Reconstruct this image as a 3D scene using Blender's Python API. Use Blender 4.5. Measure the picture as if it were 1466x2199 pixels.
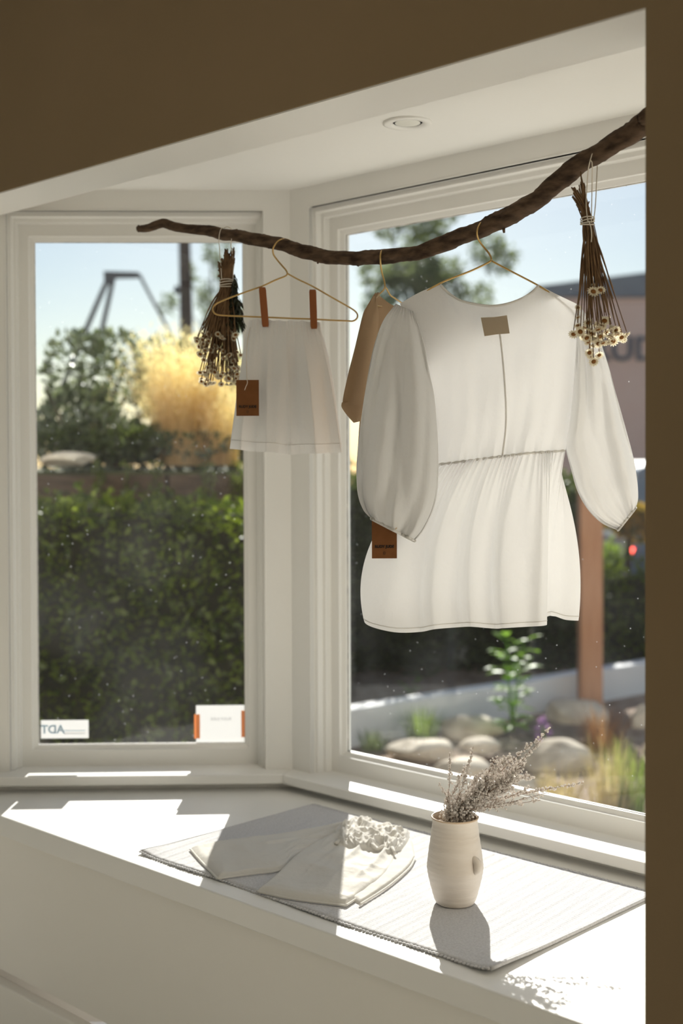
import bpy, bmesh, math, random
import numpy as np
from mathutils import Vector, Matrix, Euler

random.seed(7); rng = np.random.default_rng(11)
for o in list(bpy.data.objects): bpy.data.objects.remove(o)
scene = bpy.context.scene
COL = scene.collection

# ------------------------------------------------------------------ camera
W, H = 1466, 2199
F = 2709.66; PITCH = math.radians(1.0333); ROLL = math.radians(0.2108); PY = -52.1
EYE = Vector((0, 0, 1.42))
cam_d = bpy.data.cameras.new('camera'); cam = bpy.data.objects.new('camera', cam_d); COL.objects.link(cam)
cam_d.sensor_fit = 'HORIZONTAL'; cam_d.sensor_width = 24.0
cam_d.lens = F / W * 24.0
cam_d.shift_y = PY / W
cam.matrix_world = Matrix.Translation(EYE) @ (Matrix.Rotation(math.pi/2 - PITCH, 4, 'X') @ Matrix.Rotation(-ROLL, 4, 'Z'))
cam_d.dof.use_dof = True; cam_d.dof.focus_distance = 2.30; cam_d.dof.aperture_fstop = 2.8
cam_d.clip_start = 0.02; cam_d.clip_end = 400
scene.camera = cam

# ------------------------------------------------------------------ sky, sun, exposure
SUN_DIR = Vector((0.03, 1.0, 0.557)).normalized()          # towards the sun, read off the shadows on the bench
SUN_EL = math.asin(SUN_DIR.z)
world = bpy.data.worlds.new('sky'); scene.world = world; world.use_nodes = True
wn = world.node_tree; wn.nodes.clear()
wo = wn.nodes.new('ShaderNodeOutputWorld'); wb = wn.nodes.new('ShaderNodeBackground'); ws = wn.nodes.new('ShaderNodeTexSky')
ws.sky_type = 'NISHITA'; ws.sun_disc = False
ws.sun_elevation = SUN_EL; ws.sun_rotation = math.atan2(SUN_DIR.x, SUN_DIR.y)
ws.air_density = 1.0; ws.dust_density = 0.4; ws.ozone_density = 1.0
wb.inputs['Strength'].default_value = 0.060
wn.links.new(ws.outputs[0], wb.inputs[0]); wn.links.new(wb.outputs[0], wo.inputs[0])
sd = bpy.data.lights.new('sun', 'SUN'); sd.energy = 6.3; sd.angle = math.radians(0.53); sd.color = (1.0, 0.95, 0.885)
so = bpy.data.objects.new('sun', sd); COL.objects.link(so)
so.rotation_euler = SUN_DIR.to_track_quat('Z', 'Y').to_euler(); so.location = (0, 12, 9)
vs = scene.view_settings
vs.view_transform = 'Standard'; vs.look = 'None'; vs.gamma = 1.0; vs.use_curve_mapping = False
vs.exposure = 0.60

# ------------------------------------------------------------------ helpers
def ray(px, py):
    c, s = math.cos(ROLL), math.sin(ROLL)
    a = px - W/2; b = py - H/2 - PY
    u = c*a - s*b; v = s*a + c*b
    x = u/F; zu = -v/F
    return Vector((x, math.cos(PITCH) + zu*math.sin(PITCH), -math.sin(PITCH) + zu*math.cos(PITCH)))
def at(px, py, Y):
    d = ray(px, py); return EYE + d*(Y/d.y)
def onz(px, py, z):
    d = ray(px, py); return EYE + d*((z-EYE.z)/d.z)
def onplane(px, py, p0, n):
    d = ray(px, py); return EYE + d*((p0-EYE).dot(n)/d.dot(n))

def link(name, me, mat=None, parent=None, loc=None, rot=None, smooth=False, kind=None):
    o = bpy.data.objects.new(name, me); COL.objects.link(o)
    if mat is not None and not me.materials: me.materials.append(mat)
    if parent is not None: o.parent = parent
    if loc is not None: o.location = loc
    if rot is not None: o.rotation_euler = rot
    if smooth: me.polygons.foreach_set('use_smooth', np.ones(len(me.polygons), dtype=bool))
    if kind: o['kind'] = kind
    return o
def mesh(name, verts, faces):
    me = bpy.data.meshes.new(name); me.from_pydata([tuple(v) for v in verts], [], [tuple(f) for f in faces]); me.update(); return me
def mesh_np(name, V, Fc):
    """Fc: (n,k) array of equal sized faces"""
    me = bpy.data.meshes.new(name); n, k = Fc.shape
    me.vertices.add(len(V)); me.vertices.foreach_set('co', np.asarray(V, dtype=np.float32).ravel())
    me.loops.add(n*k); me.loops.foreach_set('vertex_index', Fc.astype(np.int32).ravel())
    me.polygons.add(n); me.polygons.foreach_set('loop_start', np.arange(0, n*k, k, dtype=np.int32))
    me.polygons.foreach_set('loop_total', np.full(n, k, dtype=np.int32))
    me.update(calc_edges=True); me.validate(); return me
def empty(name, loc):
    o = bpy.data.objects.new(name, None); COL.objects.link(o); o.location = loc; o.empty_display_size = .05; return o
def tag(o, label, cat, group=None):
    o['label'] = label; o['category'] = cat
    if group: o['group'] = group
    return o
def struct(o): o['kind'] = 'structure'; return o
def under(parent, o):
    """parent a mesh built in world coordinates under an unrotated empty"""
    o.parent = parent; o.location = Vector(o.location) - Vector(parent.location); return o
class MB:
    def __init__(s): s.v = []; s.f = []
    def add(s, verts, faces):
        b = len(s.v); s.v += [tuple(v) for v in verts]; s.f += [tuple(i+b for i in f) for f in faces]; return s
    def box(s, p, ax, ay, az):
        """p corner, three edge vectors"""
        p, ax, ay, az = map(Vector, (p, ax, ay, az))
        vs_ = [p, p+ax, p+ax+ay, p+ay, p+az, p+ax+az, p+ax+ay+az, p+ay+az]
        return s.add(vs_, [(3,2,1,0),(4,5,6,7),(0,1,5,4),(1,2,6,5),(2,3,7,6),(3,0,4,7)])
    def prism(s, poly, z0, z1):
        n = len(poly)
        vs_ = [(p[0], p[1], z0) for p in poly] + [(p[0], p[1], z1) for p in poly]
        fs = [tuple(range(n-1, -1, -1)), tuple(range(n, 2*n))] + [(i, (i+1) % n, n+(i+1) % n, n+i) for i in range(n)]
        return s.add(vs_, fs)
    def tube(s, pts, radii, sides=6, cap=True):
        pts = [Vector(p) for p in pts]; n = len(pts)
        if not hasattr(radii, '__len__'): radii = [radii]*n
        t0 = (pts[1]-pts[0]).normalized()
        a = t0.orthogonal().normalized(); vs_ = []
        for i in range(n):
            t = (pts[min(i+1, n-1)]-pts[max(i-1, 0)])
            t = t.normalized() if t.length > 1e-9 else t0
            a = (a - t*a.dot(t)); a = a.normalized() if a.length > 1e-6 else t.orthogonal().normalized()
            b = t.cross(a)
            for k in range(sides):
                th = 2*math.pi*k/sides
                vs_.append(pts[i] + (a*math.cos(th)+b*math.sin(th))*radii[i])
        fs = []
        for i in range(n-1):
            for k in range(sides):
                k2 = (k+1) % sides
                fs.append((i*sides+k, i*sides+k2, (i+1)*sides+k2, (i+1)*sides+k))
        if cap:
            fs.append(tuple(range(sides-1, -1, -1))); fs.append(tuple((n-1)*sides+k for k in range(sides)))
        return s.add(vs_, fs)
    def lathe(s, prof, c, seg=48):
        c = Vector(c); vs_ = []; n = len(prof)
        for r, z in prof:
            for k in range(seg):
                th = 2*math.pi*k/seg; vs_.append((c.x+r*math.cos(th), c.y+r*math.sin(th), c.z+z))
        fs = [(i*seg+k, i*seg+(k+1) % seg, (i+1)*seg+(k+1) % seg, (i+1)*seg+k) for i in range(n-1) for k in range(seg)]
        return s.add(vs_, fs)
    def build(s, name, mat, parent=None, smooth=False, kind=None, bevel=0):
        o = link(name, mesh(name, s.v, s.f), mat, smooth=smooth, kind=kind)
        if bevel:
            m = o.modifiers.new('bevel', 'BEVEL'); m.width = bevel; m.segments = 2; m.limit_method = 'ANGLE'
        if parent is not None: under(parent, o)
        return o

def spl(pts, n, closed=False):
    """Catmull-Rom through pts, n samples evenly spaced by length"""
    P = np.array([list(p) for p in pts], float); m = len(P)
    if m == 2: return [tuple(P[0]+(P[1]-P[0])*t) for t in np.linspace(0, 1, n)]
    out = []
    E = np.vstack([2*P[0]-P[1], P, 2*P[-1]-P[-2]])
    for i in range(1, m):
        p0, p1, p2, p3 = E[i-1], E[i], E[i+1], E[i+2]
        for t in np.linspace(0, 1, 14, endpoint=False):
            out.append(.5*((2*p1)+(-p0+p2)*t+(2*p0-5*p1+4*p2-p3)*t*t+(-p0+3*p1-3*p2+p3)*t**3))
    out.append(P[-1]); out = np.array(out)
    L = np.r_[0, np.cumsum(np.linalg.norm(np.diff(out, axis=0), axis=1))]
    return [tuple(np.interp(s_, L, out[:, k]) for k in range(P.shape[1])) for s_ in np.linspace(0, L[-1], n)]
def coons(top, bot, left, right):
    """top/bot n samples, left/right m samples -> (m,n,2)"""
    T, B, L, R = map(lambda a: np.array(a, float), (top, bot, left, right))
    n, m = len(T), len(L); u = np.linspace(0, 1, n)[None, :, None]; v = np.linspace(0, 1, m)[:, None, None]
    return ((1-v)*T[None]+v*B[None] + (1-u)*L[:, None]+u*R[:, None]
            - ((1-u)*(1-v)*T[0]+u*(1-v)*T[-1]+(1-u)*v*B[0]+u*v*B[-1]))
def grid_faces(m, n, off=0, wrap=False):
    i, j = np.meshgrid(np.arange(m-1), np.arange(n if wrap else n-1), indexing='ij')
    j2 = (j+1) % n if wrap else j+1
    return (np.stack([i*n+j, i*n+j2, (i+1)*n+j2, (i+1)*n+j], -1).reshape(-1, 4)+off)
def sm(x): x = np.clip(x, 0, 1); return x*x*(3-2*x)

# ------------------------------------------------------------------ materials
MATS = {}
def nodes_mat(name):
    m = bpy.data.materials.new(name); m.use_nodes = True; nt = m.node_tree; nt.nodes.clear()
    out = nt.nodes.new('ShaderNodeOutputMaterial'); MATS[name] = m; return m, nt, out
def N(nt, typ, **kw):
    n = nt.nodes.new(typ)
    for k, v in kw.items():
        if k in n.inputs: n.inputs[k].default_value = v
        else: setattr(n, k, v)
    return n
def col(c): return (c[0], c[1], c[2], 1.0)
def surf(name, c1, c2=None, scale=8.0, rough=.6, bump=0.0, bscale=60.0, stretch=(1,1,1), metal=0.0, spec=.3, detail=4.0):
    m, nt, out = nodes_mat(name)
    b = N(nt, 'ShaderNodeBsdfPrincipled', Roughness=rough, Metallic=metal)
    b.inputs['Specular IOR Level'].default_value = spec
    tc = N(nt, 'ShaderNodeTexCoord'); mp = N(nt, 'ShaderNodeMapping'); mp.inputs['Scale'].default_value = stretch
    nt.links.new(tc.outputs['Object'], mp.inputs[0])
    if c2 is None: b.inputs['Base Color'].default_value = col(c1)
    else:
        nz = N(nt, 'ShaderNodeTexNoise', Scale=scale, Detail=detail); nt.links.new(mp.outputs[0], nz.inputs[0])
        cr = N(nt, 'ShaderNodeValToRGB'); cr.color_ramp.elements[0].color = col(c1); cr.color_ramp.elements[1].color = col(c2)
        cr.color_ramp.elements[0].position = .3; cr.color_ramp.elements[1].position = .7
        nt.links.new(nz.outputs[0], cr.inputs[0]); nt.links.new(cr.outputs[0], b.inputs['Base Color'])
    if bump:
        n2 = N(nt, 'ShaderNodeTexNoise', Scale=bscale, Detail=4.0); nt.links.new(mp.outputs[0], n2.inputs[0])
        bp = N(nt, 'ShaderNodeBump', Strength=bump, Distance=.002); nt.links.new(n2.outputs[0], bp.inputs['Height']); nt.links.new(bp.outputs[0], b.inputs['Normal'])
    nt.links.new(b.outputs[0], out.inputs[0]); return m
def cloth(name, c, trans=.45, tcol=None, scale=900.0, bump=.25, wr=.0, wscale=30.0):
    """woven cloth that lets light through"""
    m, nt, out = nodes_mat(name)
    d = N(nt, 'ShaderNodeBsdfDiffuse', Color=col(c)); t = N(nt, 'ShaderNodeBsdfTranslucent', Color=col(tcol or c))
    mx = N(nt, 'ShaderNodeMixShader'); mx.inputs[0].default_value = trans
    tc = N(nt, 'ShaderNodeTexCoord'); nz = N(nt, 'ShaderNodeTexNoise', Scale=scale, Detail=2.0)
    nt.links.new(tc.outputs['Object'], nz.inputs[0])
    bp = N(nt, 'ShaderNodeBump', Strength=bump, Distance=.0006); nt.links.new(nz.outputs[0], bp.inputs['Height'])
    if wr:
        n2 = N(nt, 'ShaderNodeTexNoise', Scale=wscale, Detail=3.0); nt.links.new(tc.outputs['Object'], n2.inputs[0])
        b2 = N(nt, 'ShaderNodeBump', Strength=wr, Distance=.006); nt.links.new(n2.outputs[0], b2.inputs['Height']); nt.links.new(bp.outputs[0], b2.inputs['Normal']); bp = b2
    nt.links.new(bp.outputs[0], d.inputs['Normal']); nt.links.new(bp.outputs[0], t.inputs['Normal'])
    nt.links.new(d.outputs[0], mx.inputs[1]); nt.links.new(t.outputs[0], mx.inputs[2]); nt.links.new(mx.outputs[0], out.inputs[0]); return m
def leafmat(name, c1, c2, trans=.4, gloss=.08, tmul=1.6):
    m, nt, out = nodes_mat(name)
    g = N(nt, 'ShaderNodeNewGeometry'); cr = N(nt, 'ShaderNodeValToRGB')
    cr.color_ramp.elements[0].color = col(c1); cr.color_ramp.elements[1].color = col(c2)
    nt.links.new(g.outputs['Random Per Island'], cr.inputs[0])
    d = N(nt, 'ShaderNodeBsdfDiffuse'); t = N(nt, 'ShaderNodeBsdfTranslucent'); gl = N(nt, 'ShaderNodeBsdfGlossy', Roughness=.35)
    mu = N(nt, 'ShaderNodeMix', data_type='RGBA', blend_type='MULTIPLY'); mu.inputs[0].default_value = 1.0
    mu.inputs[7].default_value = (tmul, tmul*1.05, tmul*.6, 1)
    nt.links.new(cr.outputs[0], mu.inputs[6]); nt.links.new(mu.outputs[2], t.inputs[0]); nt.links.new(cr.outputs[0], d.inputs[0])
    m1 = N(nt, 'ShaderNodeMixShader'); m1.inputs[0].default_value = trans
    m2 = N(nt, 'ShaderNodeMixShader'); m2.inputs[0].default_value = gloss
    nt.links.new(d.outputs[0], m1.inputs[1]); nt.links.new(t.outputs[0], m1.inputs[2])
    nt.links.new(m1.outputs[0], m2.inputs[1]); nt.links.new(gl.outputs[0], m2.inputs[2]); nt.links.new(m2.outputs[0], out.inputs[0]); return m
def glassmat(name, dirt=.05, specks=True):
    """thin window pane: clear, a faint reflection, dust film and specks of dirt"""
    m, nt, out = nodes_mat(name)
    tr = N(nt, 'ShaderNodeBsdfTransparent', Color=(.97, .985, .98, 1)); gl = N(nt, 'ShaderNodeBsdfGlossy', Roughness=.0)
    lw = N(nt, 'ShaderNodeLayerWeight', Blend=.5); pw = N(nt, 'ShaderNodeMath', operation='POWER'); pw.inputs[1].default_value = 5.0
    fr = N(nt, 'ShaderNodeMath', operation='MULTIPLY_ADD'); fr.inputs[1].default_value = .9; fr.inputs[2].default_value = .035; m1 = N(nt, 'ShaderNodeMixShader')
    nt.links.new(lw.outputs['Facing'], pw.inputs[0]); nt.links.new(pw.outputs[0], fr.inputs[0])
    nt.links.new(fr.outputs[0], m1.inputs[0]); nt.links.new(tr.outputs[0], m1.inputs[1]); nt.links.new(gl.outputs[0], m1.inputs[2])
    df = N(nt, 'ShaderNodeBsdfDiffuse', Color=(.8, .82, .84, 1)); tl = N(nt, 'ShaderNodeBsdfTranslucent', Color=(.8, .82, .84, 1))
    md = N(nt, 'ShaderNodeMixShader'); md.inputs[0].default_value = .65
    nt.links.new(df.outputs[0], md.inputs[1]); nt.links.new(tl.outputs[0], md.inputs[2])
    tc = N(nt, 'ShaderNodeTexCoord'); n1 = N(nt, 'ShaderNodeTexNoise', Scale=5.0, Detail=5.0); nt.links.new(tc.outputs['Object'], n1.inputs[0])
    r1 = N(nt, 'ShaderNodeMapRange'); r1.inputs[1].default_value = .42; r1.inputs[2].default_value = .8; r1.inputs[3].default_value = dirt*.35; r1.inputs[4].default_value = dirt*2.2
    nt.links.new(n1.outputs[0], r1.inputs[0])
    vo = N(nt, 'ShaderNodeTexVoronoi', Scale=38.0); nt.links.new(tc.outputs['Object'], vo.inputs[0])
    r2 = N(nt, 'ShaderNodeMapRange'); r2.inputs[1].default_value = .035; r2.inputs[2].default_value = .055; r2.inputs[3].default_value = .45; r2.inputs[4].default_value = 0
    nt.links.new(vo.outputs['Distance'], r2.inputs[0])
    mx = N(nt, 'ShaderNodeMath', operation='MAXIMUM'); nt.links.new(r1.outputs[0], mx.inputs[0])
    if specks: nt.links.new(r2.outputs[0], mx.inputs[1])
    m2 = N(nt, 'ShaderNodeMixShader'); nt.links.new(mx.outputs[0], m2.inputs[0]); nt.links.new(m1.outputs[0], m2.inputs[1]); nt.links.new(md.outputs[0], m2.inputs[2])
    nt.links.new(m2.outputs[0], out.inputs[0]); return m

PAINT = surf('white_gloss_paint', (.87, .855, .81), (.89, .875, .835), 3.0, .38, .08, 40, spec=.35)
WALLP = surf('plaster_wall_paint', (.89, .86, .79), (.91, .88, .82), 2.0, .75, .15, 60)
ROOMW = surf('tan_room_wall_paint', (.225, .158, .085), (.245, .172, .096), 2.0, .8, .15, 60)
WHITEW = surf('white_room_wall_paint', (.86, .83, .76), (.88, .85, .79), 2.0, .8, .15, 60)
SANDW = surf('sand_room_wall_paint', (.64, .58, .49), (.68, .62, .53), 2.0, .8, .15, 60)
CEILP = surf('ceiling_paint', (.87, .855, .81), (.89, .875, .835), 2.0, .8, .12, 50)
WOODF = surf('pale_limed_floor', (.82, .76, .66), (.87, .82, .73), 6.0, .5, .1, 40, (1, 8, 1))
GLASS = glassmat('window_glass', .0065)
BARK = surf('bark', (.030, .017, .009), (.150, .095, .058), 55.0, .9, 1.0, 150, (.55, .55, 1.6), detail=10)
BRASS = surf('brass_wire', (.50, .33, .12), (.58, .39, .16), 30, .35, metal=.9, spec=.5)
LINEN = cloth('white_linen', (.88, .87, .85), .40, (.91, .905, .90), wr=.5, wscale=28)
LINEN2 = cloth('white_cotton_shorts', (.92, .91, .89), .36, (.92, .91, .89), wr=.5, wscale=35)
SEAMC = cloth('white_seam_thread', (.88, .86, .82), .42)
BEIGE = cloth('beige_cotton', (.42, .29, .175), .20, (.66, .48, .33))
COTTON = cloth('cream_cotton', (.86, .83, .77), .22, wr=.35, wscale=45)
MATC = surf('woven_cotton', (.55, .54, .54), (.68, .67, .67), 240, .9, .3, 500, (1, 1, 1))
LABELC = cloth('woven_label', (.60, .51, .39), .40)
KRAFT = surf('kraft_card', (.175, .066, .018), (.20, .078, .023), 60, .8)
INK = surf('black_ink', (.012, .011, .01), None, rough=.7)
STRING = surf('cotton_string', (.72, .64, .52), (.80, .73, .62), 90, .9)
PEG = surf('stained_wood_peg', (.26, .085, .025), (.33, .115, .038), 30, .55, .2, 80, (1, 1, .15))
STEEL = surf('dark_steel', (.10, .10, .11), None, rough=.4, metal=.6)
CERAM = surf('stoneware', (.74, .66, .57), (.82, .75, .67), 9, .55, .25, 70, (1, 1, 5))
RIMC = surf('stoneware_rim', (.62, .47, .33), (.70, .55, .40), 20, .5)
STEMD = surf('dry_stem', (.13, .075, .038), (.27, .16, .08), 40, .9)
PETAL = cloth('dry_petal', (.86, .79, .62), .42, (.90, .83, .64))
FCENT = surf('dry_flower_centre', (.20, .075, .015), (.36, .16, .04), 300, .9, .6, 600)
SPRIG = surf('dry_sprig', (.20, .13, .09), (.34, .24, .17), 60, .9)
SPBUD = cloth('dry_bud', (.84, .79, .74), .40)
PAPER = cloth('white_paper', (.92, .92, .92), .48)
TAPE = cloth('orange_tape', (.92, .52, .28), .5)
BLUEI = surf('pale_blue_print', (.50, .68, .82), None, rough=.6)
GREYI = surf('pale_grey_print', (.62, .63, .66), None, rough=.7)
LENSM = surf('frosted_lens', (.80, .79, .72), None, rough=.6)

# ------------------------------------------------------------------ bay geometry
C0 = Vector((-.1277, 3.2, 0))
aR = math.radians(43.94); aL = math.radians(1.515)
cR = Vector((math.cos(aR), -math.sin(aR), 0)); nR = Vector((math.sin(aR), math.cos(aR), 0))
cL = Vector((math.cos(aL), math.sin(aL), 0)); nL = Vector((-math.sin(aL), math.cos(aL), 0))
MIT = math.tan((aR+aL)/2)
Z0 = 1.42
ZB = Z0-.815; ZST = Z0-.773; ZPT = Z0+.576; ZPB = Z0-.722; ZHD = Z0+.631; ZCE = Z0+.694
VW = -.661; TH = .137                      # room wall face and thickness
def UV(u, v, z=0): p = C0+cR*u+nR*v; return Vector((p.x, p.y, z))
UL = -.661/math.tan(aR+aL)                 # left end of the opening
UJ = 1.40                                  # right jamb of the opening
UE = 1.62                                  # right end of the bay

def wall_with_hole(name, t, n, a0, a1, m0, m1, h0, h1, hz0, hz1, z0, z1, T=.13):
    def P(a, d, z): q = C0+t*a+n*d; return (q.x, q.y, z)
    v = []
    for d in (0, T):
        A0, A1 = a0-m0*d, a1+m1*d
        v += [P(A0, d, z0), P(A1, d, z0), P(A1, d, z1), P(A0, d, z1), P(h0, d, hz0), P(h1, d, hz0), P(h1, d, hz1), P(h0, d, hz1)]
    f = []
    for b, fl in ((0, 0), (8, 1)):
        for k in range(4):
            q = (b+k, b+(k+1) % 4, b+4+(k+1) % 4, b+4+k); f.append(q[::-1] if fl else q)
    for k in range(4):
        k2 = (k+1) % 4
        f.append((k2, k, 8+k, 8+k2)); f.append((4+k, 4+k2, 12+k2, 12+k))
    return struct(link(name, mesh(name, v, f), PAINT))
OS, OT, OB = .055, .066, .060
PROF = [(.000,.0,.000,.078), (.000,.0,.000,.072), (.011,.012,.010,.064), (.011,.012,.010,.057), (.037,.043,.052,.055), (.037,.043,.054,.036),
        (.0455,.054,.056,.034), (.0455,.054,.057,.016), (OS,OT,.058,.014), (OS,OT,.06,-.001), (OS+.005,OT+.005,.065,-.001), (OS+.005,OT+.005,.065,.125), (.045,.045,.05,.125), (.000,.0,.000,.088)]
def window(name, t, n, p0, p1, a_out0, a_out1, cut0, cut1):
    root = empty(name, C0+t*((p0+p1)/2)+Vector((0, 0, ZST))); struct(root)
    def P(a, d, z): q = C0+t*a+n*d; return (q.x, q.y, z)
    v = []; f = []; k = len(PROF)
    for os_, ot, ob, d in PROF:
        v += [P(p0-os_, d, ZPB-ob), P(p1+os_, d, ZPB-ob), P(p1+os_, d, ZPT+ot), P(p0-os_, d, ZPT+ot)]
    for i in range(k):
        i2 = (i+1) % k
        for s in range(4):
            s2 = (s+1) % 4; f.append((i*4+s, i2*4+s, i2*4+s2, i*4+s2))
    fr = link('window_frame', mesh('window_frame', v, f), PAINT); under(root, fr)
    bv = fr.modifiers.new('bevel', 'BEVEL'); bv.width = .0022; bv.segments = 2; bv.limit_method = 'ANGLE'
    g = MB().box(P(p0-.004, .079, ZPB-.004), t*(p1-p0+.008), n*.004, Vector((0, 0, ZPT-ZPB+.008)))
    gp = g.build('glass_pane', GLASS, root)
    # dark putty line around the pane
    mb = MB()
    for (a, b) in (((p0, ZPB), (p1, ZPB)), ((p0, ZPT), (p1, ZPT)), ((p0, ZPB), (p0, ZPT)), ((p1, ZPB), (p1, ZPT))):
        mb.tube([P(a[0], .0775, a[1]), P(b[0], .0775, b[1])], .0016, 4)
    mb.build('glazing_putty', surf_putty, root)
    # stool (inner sill board) and the apron strip under it
    def poly(d0, d1):
        q = []
        for d, a in ((d0, a_out0-cut0*(-d0)*-1), (d0, a_out1), (d1, a_out1), (d1, a_out0)): q.append(P(a, d, 0))
        return q
    def sill(d_in, d_out, zt, zb, nm, bev):
        q = [P(a_out0 + (cut0*(-d_in) if cut0 else 0), d_in, 0), P(a_out1 - (cut1*(-d_in) if cut1 else 0), d_in, 0),
             P(a_out1 - (cut1*(-d_out) if cut1 else 0), d_out, 0), P(a_out0 + (cut0*(-d_out) if cut0 else 0), d_out, 0)]
        o = MB().prism(q, zb, zt).build(nm, PAINT, root, bevel=bev); return o
    sill(-.058, .060, ZST, ZST-.024, 'window_sill', .003)
    sill(-.016, .0, ZST-.024, ZB, 'sill_apron', 0)
    return root
surf_putty = surf('window_putty', (.14, .12, .10), (.55, .5, .42), 40, .8)

pL0, pL1 = -.6581, -.1237
pR0, pR1 = .123, 1.45
wall_with_hole('wall_bay_left', cL, nL, -.99, 0, 0, MIT, pL0-OS, pL1+OS, ZPB-OB, ZPT+OT, ZB-.6, ZCE+.15)
wall_with_hole('wall_bay_front', cR, nR, 0, UE, MIT, 0, pR0-OS, pR1+OS, ZPB-OB, ZPT+OT, ZB-.6, ZCE+.15)
window('window_1', cL, nL, pL0, pL1, -.99, 0, 0, MIT)
window('window_2', cR, nR, pR0, pR1, 0, UE, MIT, 0)
struct(MB().box(UV(UE, -.80, 0), cR*.12, nR*.95, Vector((0, 0, 2.4))).build('wall_bay_right', PAINT))
# bay ceiling
struct(MB().prism([UV(-.95, VW+TH-.01), UV(UE+.1, VW+TH-.01), UV(UE+.1, .16), UV(-.15, .16), UV(-.95, -.50)], ZCE, ZCE+.35).build('ceiling_bay', CEILP))
# room wall with the opening of the bay
RU0, RU1, RV0, RZ = -2.4, 4.0, -4.6, 2.55
wf = MB()
DU0, DU1, DZ = -2.30, -.92, 2.30                # unseen glazed door beside the bay, added to brighten the room
WU0, WU1 = 1.80, 3.85                           # unseen wide window on its other side, added for more bounced daylight
for (u0, u1, z0, z1) in ((RU0, DU0, 0, RZ), (DU1, UL-.10, 0, RZ), (DU0, DU1, DZ, RZ), (UJ, WU0, 0, RZ), (WU1, RU1, 0, RZ), (WU0, WU1, 0, .25), (WU0, WU1, DZ, RZ), (UL-.10, UJ, ZHD, RZ)):
    wf.box(UV(u0, VW, z0), cR*(u1-u0), nR*TH, Vector((0, 0, z1-z0)))
struct(wf.build('wall_front', ROOMW))
w3 = struct(empty('added_window_3', UV((WU0+WU1)/2, VW+.06, .25)))
fm = MB()
for (a0, a1, z0, z1) in ((WU0, WU0+.05, .25, DZ), (WU1-.05, WU1, .25, DZ), ((WU0+WU1)/2-.03, (WU0+WU1)/2+.03, .25, DZ), (WU0, WU1, DZ-.05, DZ), (WU0, WU1, .25, .31)):
    fm.box(UV(a0, VW+.04, z0), cR*(a1-a0), nR*.05, Vector((0, 0, z1-z0)))
fm.build('window_frame', PAINT, w3)
for a0, a1 in ((WU0+.05, (WU0+WU1)/2-.03), ((WU0+WU1)/2+.03, WU1-.05)):
    MB().box(UV(a0, VW+.062, .31), cR*(a1-a0), nR*.005, Vector((0, 0, DZ-.36))).build('glass_pane', GLASS, w3)
dr = struct(empty('added_door_1', UV((DU0+DU1)/2, VW+.06, 0)))
fm = MB()
for (a0, a1, z0, z1) in ((DU0, DU0+.05, 0, DZ), (DU1-.05, DU1, 0, DZ), ((DU0+DU1)/2-.04, (DU0+DU1)/2+.04, 0, DZ), (DU0, DU1, DZ-.05, DZ), (DU0, DU1, 0, .06)):
    fm.box(UV(a0, VW+.04, z0), cR*(a1-a0), nR*.05, Vector((0, 0, z1-z0)))
fm.build('added_door_frame', PAINT, dr)
for a0, a1 in ((DU0+.05, (DU0+DU1)/2-.04), ((DU0+DU1)/2+.04, DU1-.05)):
    MB().box(UV(a0, VW+.062, .06), cR*(a1-a0), nR*.005, Vector((0, 0, DZ-.11))).build('glass_pane', GLASS, dr)
MB().tube([UV((DU0+DU1)/2-.02, VW+.03, .95), UV((DU0+DU1)/2-.02, VW-.01, .95), UV((DU0+DU1)/2-.02, VW-.01, 1.15), UV((DU0+DU1)/2-.02, VW+.03, 1.15)], .008, 8).build('added_door_handle', BRASS, dr)
struct(MB().box(UV(UL-.10, VW+.004, ZHD-.003), cR*(UJ-UL+.10), nR*(TH-.004), Vector((0, 0, .003))).build('trim_1', PAINT))     # painted underside of the header
struct(MB().box(UV(RU0, RV0, -.05), cR*(RU1-RU0), nR*(VW+TH-RV0), Vector((0, 0, .05))).build('floor', WOODF))
struct(MB().box(UV(RU0, RV0, RZ), cR*(RU1-RU0), nR*(VW+TH-RV0), Vector((0, 0, .08))).build('ceiling', CEILP))
GV0, GV1 = -4.40, -.85                          # unseen glazed side, added so sun reaches the floor and fills the room
wl = MB()
for (v0, v1, z0, z1) in ((RV0, GV0, 0, RZ), (GV1, VW+TH, 0, RZ), (GV0, GV1, 2.42, RZ)):
    wl.box(UV(RU0-.1, v0, z0), cR*.1, nR*(v1-v0), Vector((0, 0, z1-z0)))
struct(wl.build('wall_room_left', WHITEW))
w4 = struct(empty('added_window_4', UV(RU0-.05, (GV0+GV1)/2, 0))); fm = MB()
for k_ in range(5): fm.box(UV(RU0-.07, GV0+(GV1-GV0)*k_/4-.02, 0), cR*.04, nR*.04, Vector((0, 0, 2.42)))
fm.build('window_frame', PAINT, w4)
for k_ in range(4): MB().box(UV(RU0-.055, GV0+(GV1-GV0)*k_/4+.02, 0), cR*.005, nR*((GV1-GV0)/4-.04), Vector((0, 0, 2.42))).build('glass_pane', GLASS, w4)
struct(MB().box(UV(RU1, RV0, 0), cR*.1, nR*(VW+TH-RV0), Vector((0, 0, RZ))).build('wall_room_right', WHITEW))
struct(MB().box(UV(RU0-.1, RV0-.1, 0), cR*(RU1-RU0+.2), nR*.1, Vector((0, 0, RZ))).build('wall_room_back', SANDW))

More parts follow.
